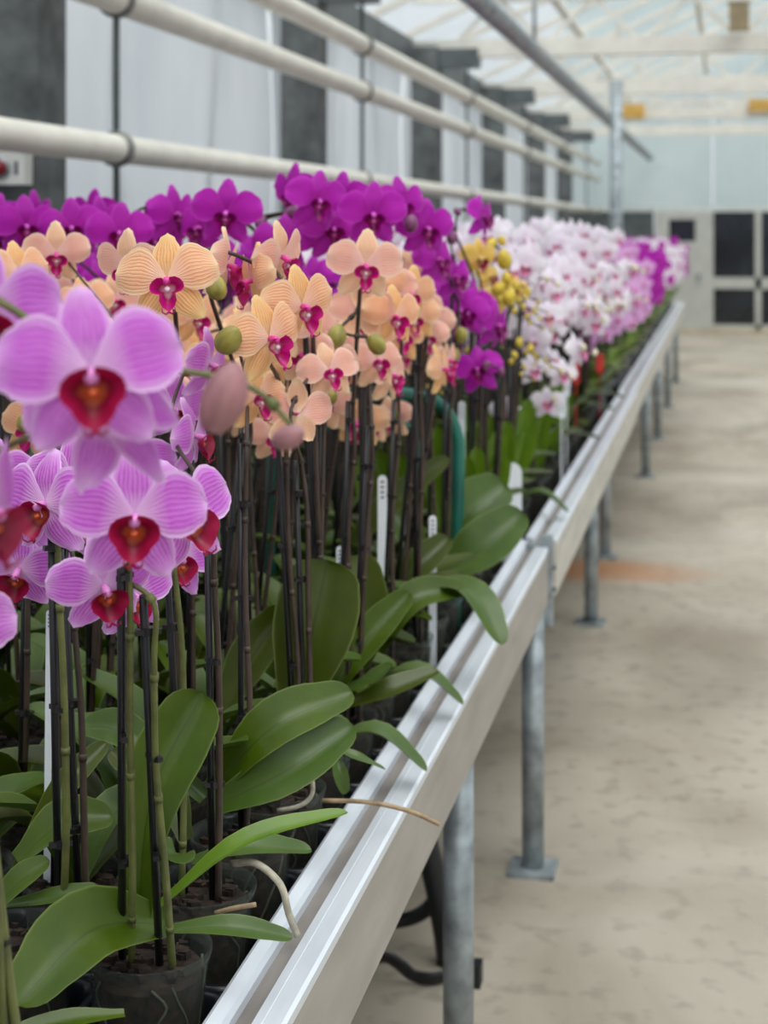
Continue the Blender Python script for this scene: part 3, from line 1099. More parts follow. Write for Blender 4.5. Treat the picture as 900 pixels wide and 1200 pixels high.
def default_leaves(base, n, seed, size=1.0, az=None):
    r = random.Random(seed)
    crown = base + Vector((0, 0, PH - 0.012))
    az = az if az is not None else r.uniform(0, 6.28)
    out = []
    for k in range(n):
        a = az + math.pi * (k % 2) + r.uniform(-0.35, 0.35)
        L = r.uniform(0.15, 0.25) * size
        el = r.uniform(0.35, 1.25) if k < n - 1 else 1.2
        d = Vector((math.cos(a), math.sin(a), 0))
        p0 = crown + d * 0.008
        p1 = p0 + d * (L * 0.5 * math.cos(el)) + UP * (L * 0.5 * math.sin(el))
        el2 = el - r.uniform(0.5, 1.1)
        p2 = p1 + d * (L * 0.5 * math.cos(el2)) + UP * (L * 0.5 * math.sin(el2))
        nrm = UP * math.cos(el) - d * math.sin(el)
        out.append((leaf_mesh([p0, p1, p2], r.uniform(0.055, 0.078) * size, nrm, LEAF[r.choice([0, 0, 1, 1, 2])], base), ))
    return out


LEAFLIB = {}


def lib_leaves(n, variant):
    """shared default leaves, built around the origin"""
    if (n, variant) not in LEAFLIB:
        LEAFLIB[(n, variant)] = [m[0] for m in default_leaves(Vector((0, 0, 0)), n, 100 + variant)]
    return LEAFLIB[(n, variant)]


CLIPM = None


def clip_mesh():
    global CLIPM
    if CLIPM is None:
        mb = MB().tube([(0, 0, -0.004), (0, 0, 0.004)], 0.0058, 8)
        mb.box((-0.012, -0.003, -0.0025), (0.012, 0.003, 0.0025))
        CLIPM = mb.mesh('clip', M['clip'], False)
    return CLIPM


def put_flower(root, base, var, p, Wd, yaw, pitch, roll, hi=True, seed=None):
    """bloom at world point p; yaw is measured from facing down the aisle toward the photographer's side"""
    s = (seed if seed is not None else R.randrange(3)) % 3
    az = facing(p) + math.radians(yaw)
    rot = (Matrix.Rotation(az, 3, 'Z') @ Matrix.Rotation(math.radians(pitch), 3, 'X') @ Matrix.Rotation(math.radians(roll), 3, 'Y')).to_euler()
    if hi:
        parts, colm = kit(var, s)
        f = link('flower', colm, root, p - base, rot, Wd)
        for n, me in parts:
            link(n, me, f)
    else:
        f = link('flower', lowflower(var, s), root, p - base, rot, Wd)
    return f


def orchid(name, label, group, var, base, leaves, spikes, hi=True, stem='spike_brown', clips=True, pot=True, roots=True):
    """spikes: list of dict(foot, top, items); items are ('f', p, W, yaw, pitch, roll) or ('b', p, size)"""
    root = thing(name, label, 'orchid', base, group)
    if pot:
        link('pot', POT, root)
        b = link('bark', BARK, root)
        b['kind'] = 'stuff'
        if roots and hi:
            link('pot_roots', INROOT, root, rot=(0, 0, R.uniform(0, 6)))
    for me in leaves:
        link('leaf', me, root)
    for sp in spikes:
        foot, top = Vector(sp['foot']), Vector(sp['top'])
        lean = top - foot
        if sp.get('stake', True):
            mb = MB().tube([foot - base, top - base], 0.0042, 7)
            build(mb, 'stake', M['stake'], root)
        off = Vector((0.009, -0.004, 0))
        r = random.Random(int(abs(foot.x * 7919 + foot.y * 104729 + top.z * 1299709)))
        stem0 = foot + off + Vector((r.uniform(-.01, .012), r.uniform(-.01, .006), 0))
        pts = [stem0]
        for k in (0.3, 0.6, 0.85):
            pts.append(foot.lerp(top, k) + off * (1.0 + 0.4 * r.random()) + Vector((r.uniform(-.004, .004), r.uniform(-.004, .004), 0)))
        pts.append(top + off)
        its = sp['items']
        ped = []
        prev = top
        for it in its:
            p = Vector(it[1])
            if it[0] == 'f':
                az = facing(p) + math.radians(it[3])
                back = Vector((-math.sin(az), math.cos(az), 0)) * (0.24 * it[2]) + UP * (0.03 * it[2])
                node = p + back * 1.25 + UP * 0.006
                ped.append((p + back * 0.15, p + back * 0.75, node))
            else:
                node = p + Vector((0, 0.02, 0.004)) * ((it[2] if isinstance(it[2], float) else it[2][2]) / 0.03)
                ped.append((p, p.lerp(node, 0.5), node))
            if (node - pts[-1]).length > 0.02:
                pts.append(node)
        cur = bez(pts, 6 * (len(pts) - 1) if hi else 3 * (len(pts) - 1))
        n = len(cur)
        rad = [0.0042 - 0.0023 * (i / n) ** 1.5 for i in range(n)]
        mb = MB().tube([q - base for q in cur], rad, 6 if hi else 4)
        for tri in ped:
            mb.tube([q - base for q in tri], 0.0016, 5 if hi else 3)
        if hi:
            for k in range(3, n - 2, 7):       # node bracts
                q = cur[k] - base
                mb.tube([q - (cur[k + 1] - cur[k]).normalized() * 0.004, q + (cur[k + 1] - cur[k]).normalized() * 0.004], 0.0046, 6)
        build(mb, 'flower_spike', M[sp.get('stem', stem)], root)
        if clips and hi:
            for k in (0.32, 0.62, 0.9):
                q = foot.lerp(top, k + r.uniform(-.05, .05)) + off * 0.5
                link('clip', clip_mesh(), root, q - base, (0, 0, r.uniform(0, 3)))
        for it in its:
            p = Vector(it[1])
            if it[0] == 'f':
                put_flower(root, base, var, p, it[2], it[3], it[4], it[5], hi)
            else:
                a = Euler((r.uniform(-0.6, 0.6), r.uniform(-0.6, 0.6), r.uniform(0, 6)))
                if len(it) > 3:
                    a = Euler(it[3])
                link('bud', budmesh(var), root, p - base, a, it[2])
    return root


def rand_spike(base, r, z1, nf, nb, Wd, reach=(0.1, 0.18), az=None, lo=False, zdrop=0.02):
    """a staked spike that arches out over the aisle side with blooms in two ranks"""
    foot = base + Vector((r.uniform(-.03, .03), r.uniform(-.03, .03), PH - 0.03))
    top = Vector((base.x + r.uniform(-.03, .05), base.y + r.uniform(-.06, .03), z1))
    a = az if az is not None else r.uniform(-1.25, -0.15)      # direction of the arch: aisle and camera side
    d = Vector((math.cos(a), math.sin(a), 0))
    s = Vector((-d.y, d.x, 0))
    L = r.uniform(*reach)
    items = []
    for k in range(nf):
        q = k / max(1, nf - 1)
        p = top + d * (L * (q * 0.9 + 0.05)) + UP * (0.05 * math.sin(q * 2.6) - zdrop * q - 0.16 * max(0, q - .45)) + s * ((0.038 if k % 2 else -0.038) * (Wd / 0.1)) + Vector((r.uniform(-.012, .012), r.uniform(-.012, .012), r.uniform(-.015, .015)))
        face = a + math.pi / 2
        yaw = math.degrees(face - facing(p)) * 0.6 + (22 if k % 2 else -22) + r.uniform(-18, 18)
        items.append(('f', p, Wd * r.uniform(0.9, 1.08), yaw, r.uniform(-14, 8), r.uniform(-12, 12)))
    e = items[-1][1] if items else top
    for k in range(nb):
        items.append(('b', e + d * (0.03 + 0.022 * k) + UP * (0.012 - 0.014 * k) + s * (0.012 if k % 2 else -0.012), 0.024 - 0.003 * k))
    return dict(foot=foot, top=top, items=items)


# ------------------------------------------------------------------ hand-placed front orchids
def HF(px, py, size, Wd, yaw=0, pitch=0, roll=0):
    return ('f', pt(px, py, F * Wd / size), Wd, yaw, pitch, roll)


def HB(px, py, c, size, rot=None):
    return ('b', pt(px, py, c), size) + ((rot,) if rot else ())


def LV(base, pxs, wpx, normal, mat, fold=0.22, tab=None):
    """leaf through photo points (px, py, depth offset from the pot)"""
    cb = depth(base)
    P = [pt(a, b, cb + d) for a, b, d in pxs]
    return leaf_mesh(P, wpx * (cb + pxs[1][2]) / F, normal, LEAF[mat], base, fold, 14, 6, tab)


def bottom_stake(base, px, py_top, dc=0.0, dx=0.0):
    """foot in the pot and stake top at a photo pixel"""
    return base + Vector((dx, 0.0, PH - 0.03)), pt(px, py_top, depth(base) + dc)


CAMN = Vector((0.45, -0.85, 0.25))
USED = set()


def cellbase(c, r):
    USED.add((c, r))
    return cell_pos(c, r)


# pink, leaning over the rail at the near end
B = cellbase(0, 0)
f, tp = bottom_stake(B, 52, 560, -0.15)
c1 = F * 0.12 / 225
orchid('moth_orchid', 'pink orchid with the biggest veined bloom and a mauve bud, leaning over the rail', 'pink orchids', 'pink', B,
       [leaf_mesh([B + Vector((0, 0, .118)), B + Vector((-.08, .05, .2)), B + Vector((-.16, .09, .19))], 0.07, (0.4, -0.2, 0.8), LEAF[0], B),
        leaf_mesh([B + Vector((0, 0, .118)), B + Vector((-.06, -.08, .2)), B + Vector((-.12, -.16, .18))], 0.07, (0.3, 0.4, 0.8), LEAF[1], B)],
       [dict(foot=f, top=pt(-60, 560, 1.2), stem='spike_green', items=[
           HF(-22, 372, 205, 0.12, 14, 4, 6), HF(106, 440, 225, 0.12, 2, -3, -4), HB(262, 466, c1 + 0.02, (0.04, 0.04, 0.05), (0.25, 0.35, 0.3)), HB(338, 512, c1 + 0.03, (0.022, 0.022, 0.026), (0.4, 1.2, 0))]),
        dict(foot=f + Vector((-0.03, 0, 0)), top=pt(-80, 640, 1.22), stem='spike_green', items=[
            HF(-22, 598, 215, 0.12, 62, 8, -10), HF(-70, 745, 175, 0.12, -10, 0, 0)]),
        dict(foot=f + Vector((-0.02, 0.02, 0)), top=pt(-50, 560, 1.15), stem='spike_green', items=[HF(126, 492, 200, 0.115, 155, -30, 10)])])

B = cellbase(2, 0)
cb = depth(B)
f = B + Vector((0, 0, PH - 0.03))
leaves = [
    LV(B, [(196, 1082, 0), (108, 1088, -0.06), (18, 1178, -0.14)], 92, (0.15, -0.75, 0.65), 0, 0.3),
    LV(B, [(162, 1068, 0), (178, 930, -0.01), (238, 812, 0.03)], 82, (0.2, -0.95, 0.1), 0, 0.5, [0.42, 0.5, 0.62, 0.8, 0.95, 1.0, 0.9, 0.3]),
    LV(B, [(188, 1062, 0), (285, 988, 0.02), (408, 952, 0.06)], 34, (-0.2, -0.35, 0.9), 3, 0.35),
    LV(B, [(190, 1090, -0.02), (268, 1086, -0.03), (343, 1099, -0.02)], 30, (0.05, -0.5, 0.85), 2, 0.2),
    LV(B, [(146, 1188, -0.12), (80, 1196, -0.14), (-10, 1220, -0.17)], 30, (0.0, -0.4, 0.9), 0, 0.2),
]
orchid('moth_orchid', 'pink orchid with crimson lips in the clear pot by the rail, broad leaf curling left', 'pink orchids', 'pink', B, leaves,
       [dict(foot=f + Vector((-.03, 0, 0)), top=pt(142, 640, cb - 0.2), stem='spike_green', items=[HF(157, 608, 174, 0.12, 2, -2, 3), HF(218, 606, 150, 0.12, 34, -8, -12)]),
        dict(foot=f + Vector((.012, 0, 0)), top=pt(168, 700, cb - 0.18), stem='spike_green', items=[HF(122, 688, 132, 0.105, 16, 14, -10)])], stem='spike_green')

B = cellbase(2, 1)
cb = depth(B)
f = B + Vector((0.02, 0, PH - 0.03))
leaves = [
    LV(B, [(20, 1010, 0), (70, 965, 0.0), (132, 957, 0.02)], 56, (0.1, -0.6, 0.8), 0, 0.25),
    LV(B, [(-20, 1080, -0.04), (20, 1035, -0.04), (58, 1008, -0.03)], 34, (0.1, -0.6, 0.8), 0, 0.25),
    LV(B, [(0, 1062, -0.03), (60, 1052, -0.04), (115, 1040, -0.04)], 26, (0.0, -0.4, 0.9), 2, 0.2),
    LV(B, [(10, 1040, 0), (70, 930, 0.05), (125, 870, 0.1)], 32, (0.2, -0.8, 0.5), 1, 0.35)]
orchid('moth_orchid', 'pink orchid with folded blooms, its green spike and black stake close to the largest bloom', 'pink orchids', 'pink', B, leaves,
       [dict(foot=f + Vector((.03, 0, 0)), top=pt(60, 610, cb - 0.1), stem='spike_green', items=[HF(52, 592, 135, 0.115, -34, -4, 0), HF(84, 566, 120, 0.11, 28, 6, 8)]),
        dict(foot=f + Vector((.05, 0.01, 0)), top=pt(74, 640, cb - 0.02), stem='spike_brown', items=[HF(22, 668, 120, 0.11, -22, 20, 10)])])

B = cellbase(3, 0)
cb = depth(B)
f = B + Vector((0, 0, PH - 0.03))
leaves = [
    LV(B, [(225, 1010, 0), (290, 992, -0.01), (365, 996, 0.02)], 36, (0.0, -0.4, 0.9), 2, 0.2),
    LV(B, [(218, 985, 0.02), (196, 930, 0.05), (130, 880, 0.1)], 44, (0.2, -0.7, 0.6), 1, 0.3),
    LV(B, [(215, 1000, -0.01), (210, 1002, -0.03), (178, 990, -0.05)], 40, (0.0, -0.5, 0.85), 2, 0.1)]
ro = orchid('moth_orchid', 'pink orchid with one sideways bloom behind the biggest, aerial root reaching over the rail', 'pink orchids', 'pink', B, leaves,
            [dict(foot=f + Vector((.016, 0, 0)), top=pt(243, 590, cb - 0.06), items=[HF(228, 512, 100, 0.105, 70, 0, -8), HF(246, 428, 92, 0.1, 60, 10, 0)]),
             dict(foot=f + Vector((-.02, 0.01, 0)), top=pt(190, 560, cb - 0.02), stem='spike_green', items=[HF(160, 545, 95, 0.1, -20, 0, 0), HF(205, 480, 90, 0.1, 10, 10, 5)])])
q = [pt(272, 1012, cb), pt(300, 1012, cb - .02), pt(328, 1036, cb - .03), pt(338, 1070, cb - .035), pt(348, 1096, cb - .03)]
build(MB().tube([p_ - B for p_ in bez(q, 20)], [0.0042] * 21, 7), 'aerial_root', M['root'], ro)
q = [pt(252, 1070, cb - .07), pt(275, 1064, cb - .075), pt(300, 1060, cb - .07)]
build(MB().tube([p_ - B for p_ in bez(q, 8)], 0.003, 6), 'aerial_root', M['root_tan'], ro)

B = cellbase(4, 0)
cb = depth(B)
f = B + Vector((0, 0, PH - 0.03))
leaves = [
    LV(B, [(246, 930, 0), (318, 852, -0.02), (413, 811, 0.03)], 62, (0.15, -0.7, 0.65), 0, 0.22),
    LV(B, [(248, 946, -0.02), (330, 905, -0.04), (414, 850, 0.0)], 66, (0.1, -0.75, 0.6), 2, 0.18),
    LV(B, [(240, 935, 0), (150, 860, 0.03), (95, 850, 0.05)], 46, (0.1, -0.6, 0.7), 2, 0.2)]
orchid('peach_moth_orchid', 'peach orchid with two long grey-green leaves reaching over the rail side', 'peach orchids', 'peach', B, leaves,
       [dict(foot=f, top=pt(282, 520, cb + 0.02), items=[HF(302, 466, 88, 0.1, 30, -10, 0), HB(268, 398, cb - .1, 0.042, (0.5, 0.8, 0))])])

B = cellbase(5, 0)
cb = depth(B)
f = B + Vector((0, 0, PH - 0.03))
leaves = [
    LV(B, [(345, 832, 0.06), (366, 740, 0.06), (384, 656, 0.08)], 98, (0.25, -0.95, 0.15), 1, 0.16, [0.42, 0.55, 0.75, 0.92, 1.0, 1.0, 0.88, 0.3]),
    LV(B, [(258, 842, 0.06), (292, 775, 0.08), (336, 712, 0.1)], 52, (0.2, -0.75, 0.55), 1, 0.4),
    LV(B, [(380, 870, 0.0), (420, 888, -0.02), (452, 902, 0.0)], 16, (0.0, -0.3, 0.9), 2, 0.2),
    LV(B, [(392, 880, 0), (398, 905, -0.02), (405, 930, -0.02)], 18, (0.4, -0.7, 0.4), 2, 0.2)]
ro = orchid('peach_moth_orchid', 'peach orchid with one broad upright leaf and rosy side-facing blooms on a black stake', 'peach orchids', 'peach', B, leaves,
            [dict(foot=f + Vector((.02, 0.03, 0)), top=pt(322, 450, cb + 0.03), items=[HF(316, 398, 112, 0.115, 38, -4, -12), HF(354, 360, 104, 0.11, 34, 2, -8), HF(330, 302, 90, 0.1, 55, 14, -14)]),
             dict(foot=f + Vector((.03, 0.04, 0)), top=pt(346, 540, cb + 0.04), items=[HF(348, 486, 88, 0.1, 165, 24, 0), HF(392, 428, 80, 0.1, 36, -12, 6)])])
q = [pt(365, 905, cb - .07), pt(366, 930, cb - .075), pt(352, 944, cb - .08), pt(325, 950, cb - .08)]
build(MB().tube([p_ - B for p_ in bez(q, 12)], 0.0032, 6), 'aerial_root', M['root'], ro)
q = [pt(378, 938, cb - .03), pt(430, 940, cb - .04), pt(478, 950, cb - .04), pt(515, 966, cb - .04)]
build(MB().tube([p_ - B for p_ in bez(q, 18)], 0.0032, 6), 'dry_stem', M['root_tan'], ro)

B = cellbase(7, 0)
cb = depth(B)
f = B + Vector((0, 0, PH - 0.03))
leaves = [
    LV(B, [(392, 815, 0.02), (424, 735, 0.05), (420, 650, 0.1)], 58, (0.3, -0.9, 0.2), 1, 0.3, [0.42, 0.55, 0.75, 0.92, 1.0, 1.0, 0.88, 0.3]),
    LV(B, [(388, 815, 0), (430, 750, 0.02), (480, 694, 0.06)], 40, (0.25, -0.7, 0.6), 0, 0.4),
    LV(B, [(398, 830, -0.04), (450, 812, -0.05), (514, 786, -0.02)], 32, (0.0, -0.45, 0.85), 1, 0.3),
    LV(B, [(395, 810, -0.02), (430, 800, -0.05), (460, 778, -0.05)], 22, (0.0, -0.45, 0.85), 2, 0.3)]
orchid('peach_moth_orchid', 'peach orchid with leaves fanned over an open pot edge of brown bark', 'peach orchids', 'peach', B, leaves,
       [dict(foot=f + Vector((0, 0.02, 0)), top=pt(408, 470, cb + 0.02), items=[HF(428, 312, 92, 0.115, 8, 4, 4), HF(424, 366, 80, 0.105, 170, 10, 0), HB(395, 393, cb - .12, 0.038), HB(441, 403, cb - .12, 0.036)]),
        dict(foot=f + Vector((.02, 0.03, 0)), top=pt(430, 500, cb + 0.02), items=[HF(442, 424, 70, 0.095, 24, -10, 0), HF(462, 372, 80, 0.105, 30, 0, 0)])])

B = cellbase(9, 0)
cb = depth(B)
f = B + Vector((0, 0, PH - 0.03))
leaves = [
    LV(B, [(440, 770, 0), (482, 704, 0.0), (548, 690, 0.04)], 42, (0.1, -0.6, 0.7), 0, 0.3),
    LV(B, [(445, 705, 0.2), (486, 668, 0.2), (526, 630, 0.24)], 38, (0.2, -0.7, 0.6), 1, 0.4),
    LV(B, [(480, 690, 0.1), (548, 692, 0.02), (588, 756, -0.06)], 46, (0.55, -0.45, 0.7), 2, 0.25),
    LV(B, [(400, 655, 0.3), (450, 598, 0.3), (526, 536, 0.34)], 32, (0.2, -0.7, 0.6), 1, 0.35)]
orchid('peach_moth_orchid', 'peach orchid with one leaf curving down over the aluminium rail', 'peach orchids', 'peach', B, leaves,
       [dict(foot=f + Vector((0, 0.02, 0)), top=pt(462, 460, cb + 0.05), items=[HF(480, 344, 70, 0.1, 20, 8, 10), HF(455, 340, 70, 0.1, -10, 0, -6)])])

B = cellbase(12, 0)
cb = depth(B)
f = B + Vector((0, 0, PH - 0.03))
leaves = [
    LV(B, [(500, 680, 0), (560, 645, -0.02), (613, 600, 0.02)], 62, (0.2, -0.65, 0.65), 2, 0.2),
    LV(B, [(522, 640, 0.06), (552, 600, 0.06), (592, 566, 0.1)], 66, (0.1, -0.85, 0.4), 2, 0.15),
    LV(B, [(500, 665, 0), (470, 610, 0.03), (440, 590, 0.06)], 44, (0.0, -0.6, 0.7), 2, 0.3)]
orchid('peach_moth_orchid', 'peach orchid with the small front-facing bloom at the block end, olive buds beside it', 'peach orchids', 'peach', B, leaves,
       [dict(foot=f + Vector((0, 0.02, 0)), top=pt(500, 455, cb + 0.02), items=[HF(505, 380, 62, 0.105, 6, -4, 0), HB(540, 392, cb - .1, 0.036), HB(532, 417, cb - .1, 0.034)]),
        dict(foot=f + Vector((.02, 0.03, 0)), top=pt(522, 440, cb + 0.02), items=[HF(478, 318, 58, 0.1, 30, 8, 0)])])

B = cellbase(5, 1)
cb = depth(B)
f = B + Vector((0, 0, PH - 0.03))
orchid('peach_moth_orchid', 'peach orchid with one wide striped bloom right behind the biggest pink bloom', 'peach orchids', 'peach', B, [m for m in lib_leaves(4, 3)],
       [dict(foot=f, top=pt(205, 470, cb), items=[HF(196, 330, 124, 0.12, -4, -8, -6), HF(150, 312, 90, 0.1, -30, 20, 0), HB(253, 336, cb - .2, 0.036)]),
        dict(foot=f + Vector((.02, .01, 0)), top=pt(225, 500, cb), items=[HF(66, 298, 80, 0.1, 0, 10, 0)])])
B = cellbase(6, 1)
cb = depth(B)
f = B + Vector((0, 0, PH - 0.03))
orchid('peach_moth_orchid', 'peach orchid whose pointed sepals stick up beside a round olive bud', 'peach orchids', 'peach', B, [m for m in lib_leaves(4, 4)],
       [dict(foot=f, top=pt(285, 480, cb), items=[HF(266, 312, 95, 0.105, 75, 8, 6), HF(296, 330, 95, 0.105, -70, 6, -4), HB(312, 328, cb - .22, 0.036)])])

# magenta, front rank behind the peach block
mag_front = [
    (3, 'magenta orchid with a broad flat bloom and plum buds beside it', [HF(265, 250, 86, 0.125, -4, 4, 4), HF(235, 268, 74, 0.115, -40, 0, 0), HB(345, 250, 2.95, 0.042, (0.3, 1.2, 0)), HB(306, 260, 2.97, 0.032), HB(322, 274, 2.97, 0.034), HB(375, 258, 2.97, 0.03)]),
    (1, 'magenta orchid with a round bloom facing the aisle above the peach blooms', [HF(437, 252, 84, 0.125, 6, 2, 0), HF(470, 240, 72, 0.115, 30, 0, 0), HF(400, 236, 74, 0.115, -24, 6, 0), HB(482, 262, 2.9, 0.034)]),
    (2, 'magenta orchid with crowded petals between two rounder blooms', [HF(372, 236, 80, 0.12, 20, 0, 8), HF(345, 226, 72, 0.115, -40, 12, 0), HF(390, 270, 78, 0.12, 10, -8, 0), HF(330, 285, 78, 0.12, -12, -8, 0)]),
    (4, 'magenta orchid with half-turned blooms and a tiny bud, in front of the hanger rod', [HF(205, 252, 76, 0.12, 40, 0, 0), HF(140, 274, 82, 0.125, 0, -4, 0), HF(180, 285, 76, 0.12, 14, -6, 0), HB(168, 264, 3.1, 0.028), HB(152, 268, 3.1, 0.024)]),
    (5, 'magenta orchid low beside the pale sheeting edge strip', [HF(84, 268, 80, 0.125, 0, -4, -6), HF(118, 262, 70, 0.115, 34, 0, 0), HF(60, 285, 76, 0.12, -14, -6, 0), HF(110, 250, 60, 0.11, -20, 20, 0)]),
    (6, 'magenta orchid under the white switch box', [HF(30, 266, 80, 0.125, 10, 0, 0), HF(-6, 262, 76, 0.12, -20, 0, 0), HF(4, 285, 76, 0.12, 4, -4, 0), HF(40, 252, 60, 0.11, 40, 14, 0)]),
    (0, 'magenta orchid with hanging blooms at the rail end of the magenta block', [HF(500, 268, 74, 0.12, 20, 4, 0), HF(512, 305, 70, 0.118, 52, -4, 0), HF(532, 325, 64, 0.115, 44, -6, 0), HF(547, 368, 62, 0.115, 12, -10, 0), HB(520, 262, 3.3, 0.034)]),
]
for r_, lab, its in mag_front:
    B = cellbase(13, r_)
    cb = depth(B)
    rr2 = random.Random(r_)
    f = B + Vector((0, 0, PH - 0.03))
    it0 = its[0][1]
    top = Vector((B.x + (it0.x - B.x) * 0.6, B.y - 0.02, it0.z - 0.14))
    orchid('magenta_moth_orchid', lab, 'magenta orchids', 'magenta', B, [m for m in lib_leaves(4, r_ % 4)], [dict(foot=f, top=top, items=its)])
B = cellbase(15, 0)
orchid('magenta_moth_orchid', 'magenta orchid with one lone side-facing bloom on a thin tip above its buds', 'magenta orchids', 'magenta', B, [m for m in lib_leaves(4, 2)],
       [dict(foot=B + Vector((0, 0, PH - .03)), top=pt(552, 330, depth(B)), items=[HB(522, 258, 3.5, 0.036), HB(530, 278, 3.5, 0.034), HB(536, 248, 3.5, 0.02), HF(566, 254, 58, 0.11, 60, -6, 10)])])

B = cellbase(16, 0)
cb = depth(B)
YB = B
# ------------------------------------------------------------------ the rest of the blocks, row by row
def tall_leaves(seed):
    r = random.Random(seed)
    out = []
    for k in range(3):
        a = r.uniform(0, 6.28)
        d = Vector((math.cos(a), math.sin(a), 0))
        p0 = Vector((0, 0, PH - 0.012)) + d * 0.02
        L = r.uniform(0.2, 0.28)
        p1 = p0 + UP * L * 0.55 + d * 0.02
        p2 = p0 + UP * L + d * r.uniform(0.03, 0.06)
        out.append(leaf_mesh([p0, p1, p2], r.uniform(0.05, 0.07), Vector((0.2, -0.95, 0.1)), LEAF[3], Vector((0, 0, 0)), 0.3))
    return out


TALL = [tall_leaves(k) for k in range(3)]
def visible(p, margin=60):
    c_ = depth(p)
    return 450 + F * (Vector(p) - CAMP).dot(RIGHT) / c_ > -margin


f = YB + Vector((0, 0, PH - 0.03))
orchid('yellow_moth_orchid', 'yellow orchid with half-open blooms and fat yellow buds beside the hanging magenta blooms', 'yellow orchids', 'yellow', YB,
       list(TALL[1]) + list(lib_leaves(2, 21)),
       [dict(foot=f, top=pt(570, 380, cb), items=[HF(562, 303, 50, 0.1, 30, 6, 0), HF(574, 324, 44, 0.092, 55, -6, 8)]),
        dict(foot=f + Vector((.03, .01, 0)), top=pt(588, 390, cb), items=[HB(597, 348, cb - .15, 0.044), HB(585, 338, cb - .13, 0.04), HB(594, 326, cb - .13, 0.034), HB(591, 304, cb - .12, 0.05), HB(576, 286, cb - .1, 0.034), HB(588, 282, cb - .1, 0.026)])])
NAMES = {'pink': 'moth_orchid', 'peach': 'peach_moth_orchid', 'magenta': 'magenta_moth_orchid', 'yellow': 'yellow_moth_orchid', 'white': 'white_moth_orchid', 'rose': 'rose_moth_orchid'}
for c_ in range(1, 20):
    for r_ in range(0, 8):
        if (c_, r_) in USED:
            continue
        B = cell_pos(c_, r_)
        if not visible(B + UP * 0.3):
            continue
        rr2 = random.Random(c_ * 31 + r_)
        if c_ <= 4:
            var = 'pink'
        elif c_ <= 12:
            var = 'peach'
        elif c_ <= 16 and not (c_ >= 15 and r_ < 2):
            var = 'magenta'
        else:
            var = 'yellow'
        if c_ in (1,) and r_ == 0:
            continue
        hi = c_ <= 17
        lv = lib_leaves(4, rr2.randrange(8))
        if r_ == 0 and c_ < 13:
            lv = lv[:2]
            # keep the front rank open toward the rail: shorter leaves only
            lv = [m for m in lib_leaves(2, 20 + rr2.randrange(4))]
        if r_ <= 1 and c_ >= 14:
            lv = list(TALL[(c_ + r_) % 3]) + list(lib_leaves(2, 20 + c_ % 4))
        spk = []
        if var == 'pink':
            spk = [rand_spike(B, rr2, 1.30, 2, 0, 0.1, (0.05, 0.1))] if r_ > 1 else [rand_spike(B, rr2, 1.27, 2, 0, 0.105, (0.05, 0.1))]
        elif var == 'peach':
            z = 1.39 - 0.008 * (c_ - 5)
            k = 2 if r_ == 0 else (3 if r_ <= 3 else 2)
            if r_ == 0:
                z += 0.05
            spk = [rand_spike(B, rr2, z + rr2.uniform(-.06, .06) + 0.02 * r_, k, 1 if r_ else 0, 0.1, (0.06, 0.12) if r_ else (0.02, 0.05))]
            if r_ <= 2:
                spk.append(rand_spike(B, rr2, z - 0.0, 1, 0, 0.1, (0.05, 0.1)))
        elif var == 'magenta':
            z = 1.46
            nf = 5 if c_ <= 14 else 6
            spk = [rand_spike(B, rr2, z + rr2.uniform(-.08, .06), nf, 2, 0.115, (0.08, 0.2))]
            spk.append(rand_spike(B, rr2, z - 0.03, 4 if (c_ == 14 and 0 < r_ < 3) else 1, 0, 0.112, (0.08, 0.16)))
        else:
            z = 1.40
            spk = [rand_spike(B, rr2, z + 0.02, 1 if r_ == 0 else 0, 6, 0.09, (0.06, 0.12)), rand_spike(B, rr2, z - 0.12, 0, 6, 0.09, (0.06, 0.1))]
        spk[0]['items'] = [it for it in spk[0]['items']]
        c0 = {'pink': 0, 'peach': 4, 'magenta': 13, 'yellow': 15}[var]
        lab = '%s orchid, %s plant in from the rail, %s cross row of the %s block' % (var, ORD[r_], ORD[c_ - c0], var)
        orchid(NAMES[var], lab, var + ' orchids', var, B, lv, spk, hi=hi, roots=hi)

# white block and beyond: spaced a little wider
y = 4.58
k = 0
while y < 7.0:
    for r_ in range(6):
        B = Vector((X0 - 0.17 * r_ + R3(0.01), y + R3(0.02), ZB + 0.011))
        if r_ > 3 and y > 7.0:
            continue
        rr2 = random.Random(1000 + k)
        k += 1
        var = 'white'
        z = 1.47 if r_ else 1.46
        low = r_ == 0 and y < 5.0      # the first ones at the rail trail lower
        nf = 6
        spk = [rand_spike(B, rr2, z + rr2.uniform(-.08, .1), nf, 2, 0.105, (0.12, 0.24), zdrop=0.2 if low else 0.04)]
        if r_ < 3:
            s2 = rand_spike(B, rr2, z - 0.06, 5 if r_ == 0 else 4, 1, 0.1, (0.1, 0.18), zdrop=0.26 if low else 0.05)
            spk.append(s2)
        lv = [m for m in lib_leaves(4, rr2.randrange(8))]
        if r_ == 0 and y < 5.6:
            lv = lv[:2] + TALL[k % 3]
        lab = 'white orchid, %s plant in from the rail, %s cross row of the white block' % (ORD[r_], ORD[int(round((y - 4.58) / 0.22))])
        orchid(NAMES[var], lab, 'white orchids', var, B, lv, spk, hi=False, clips=False)
    y += 0.22


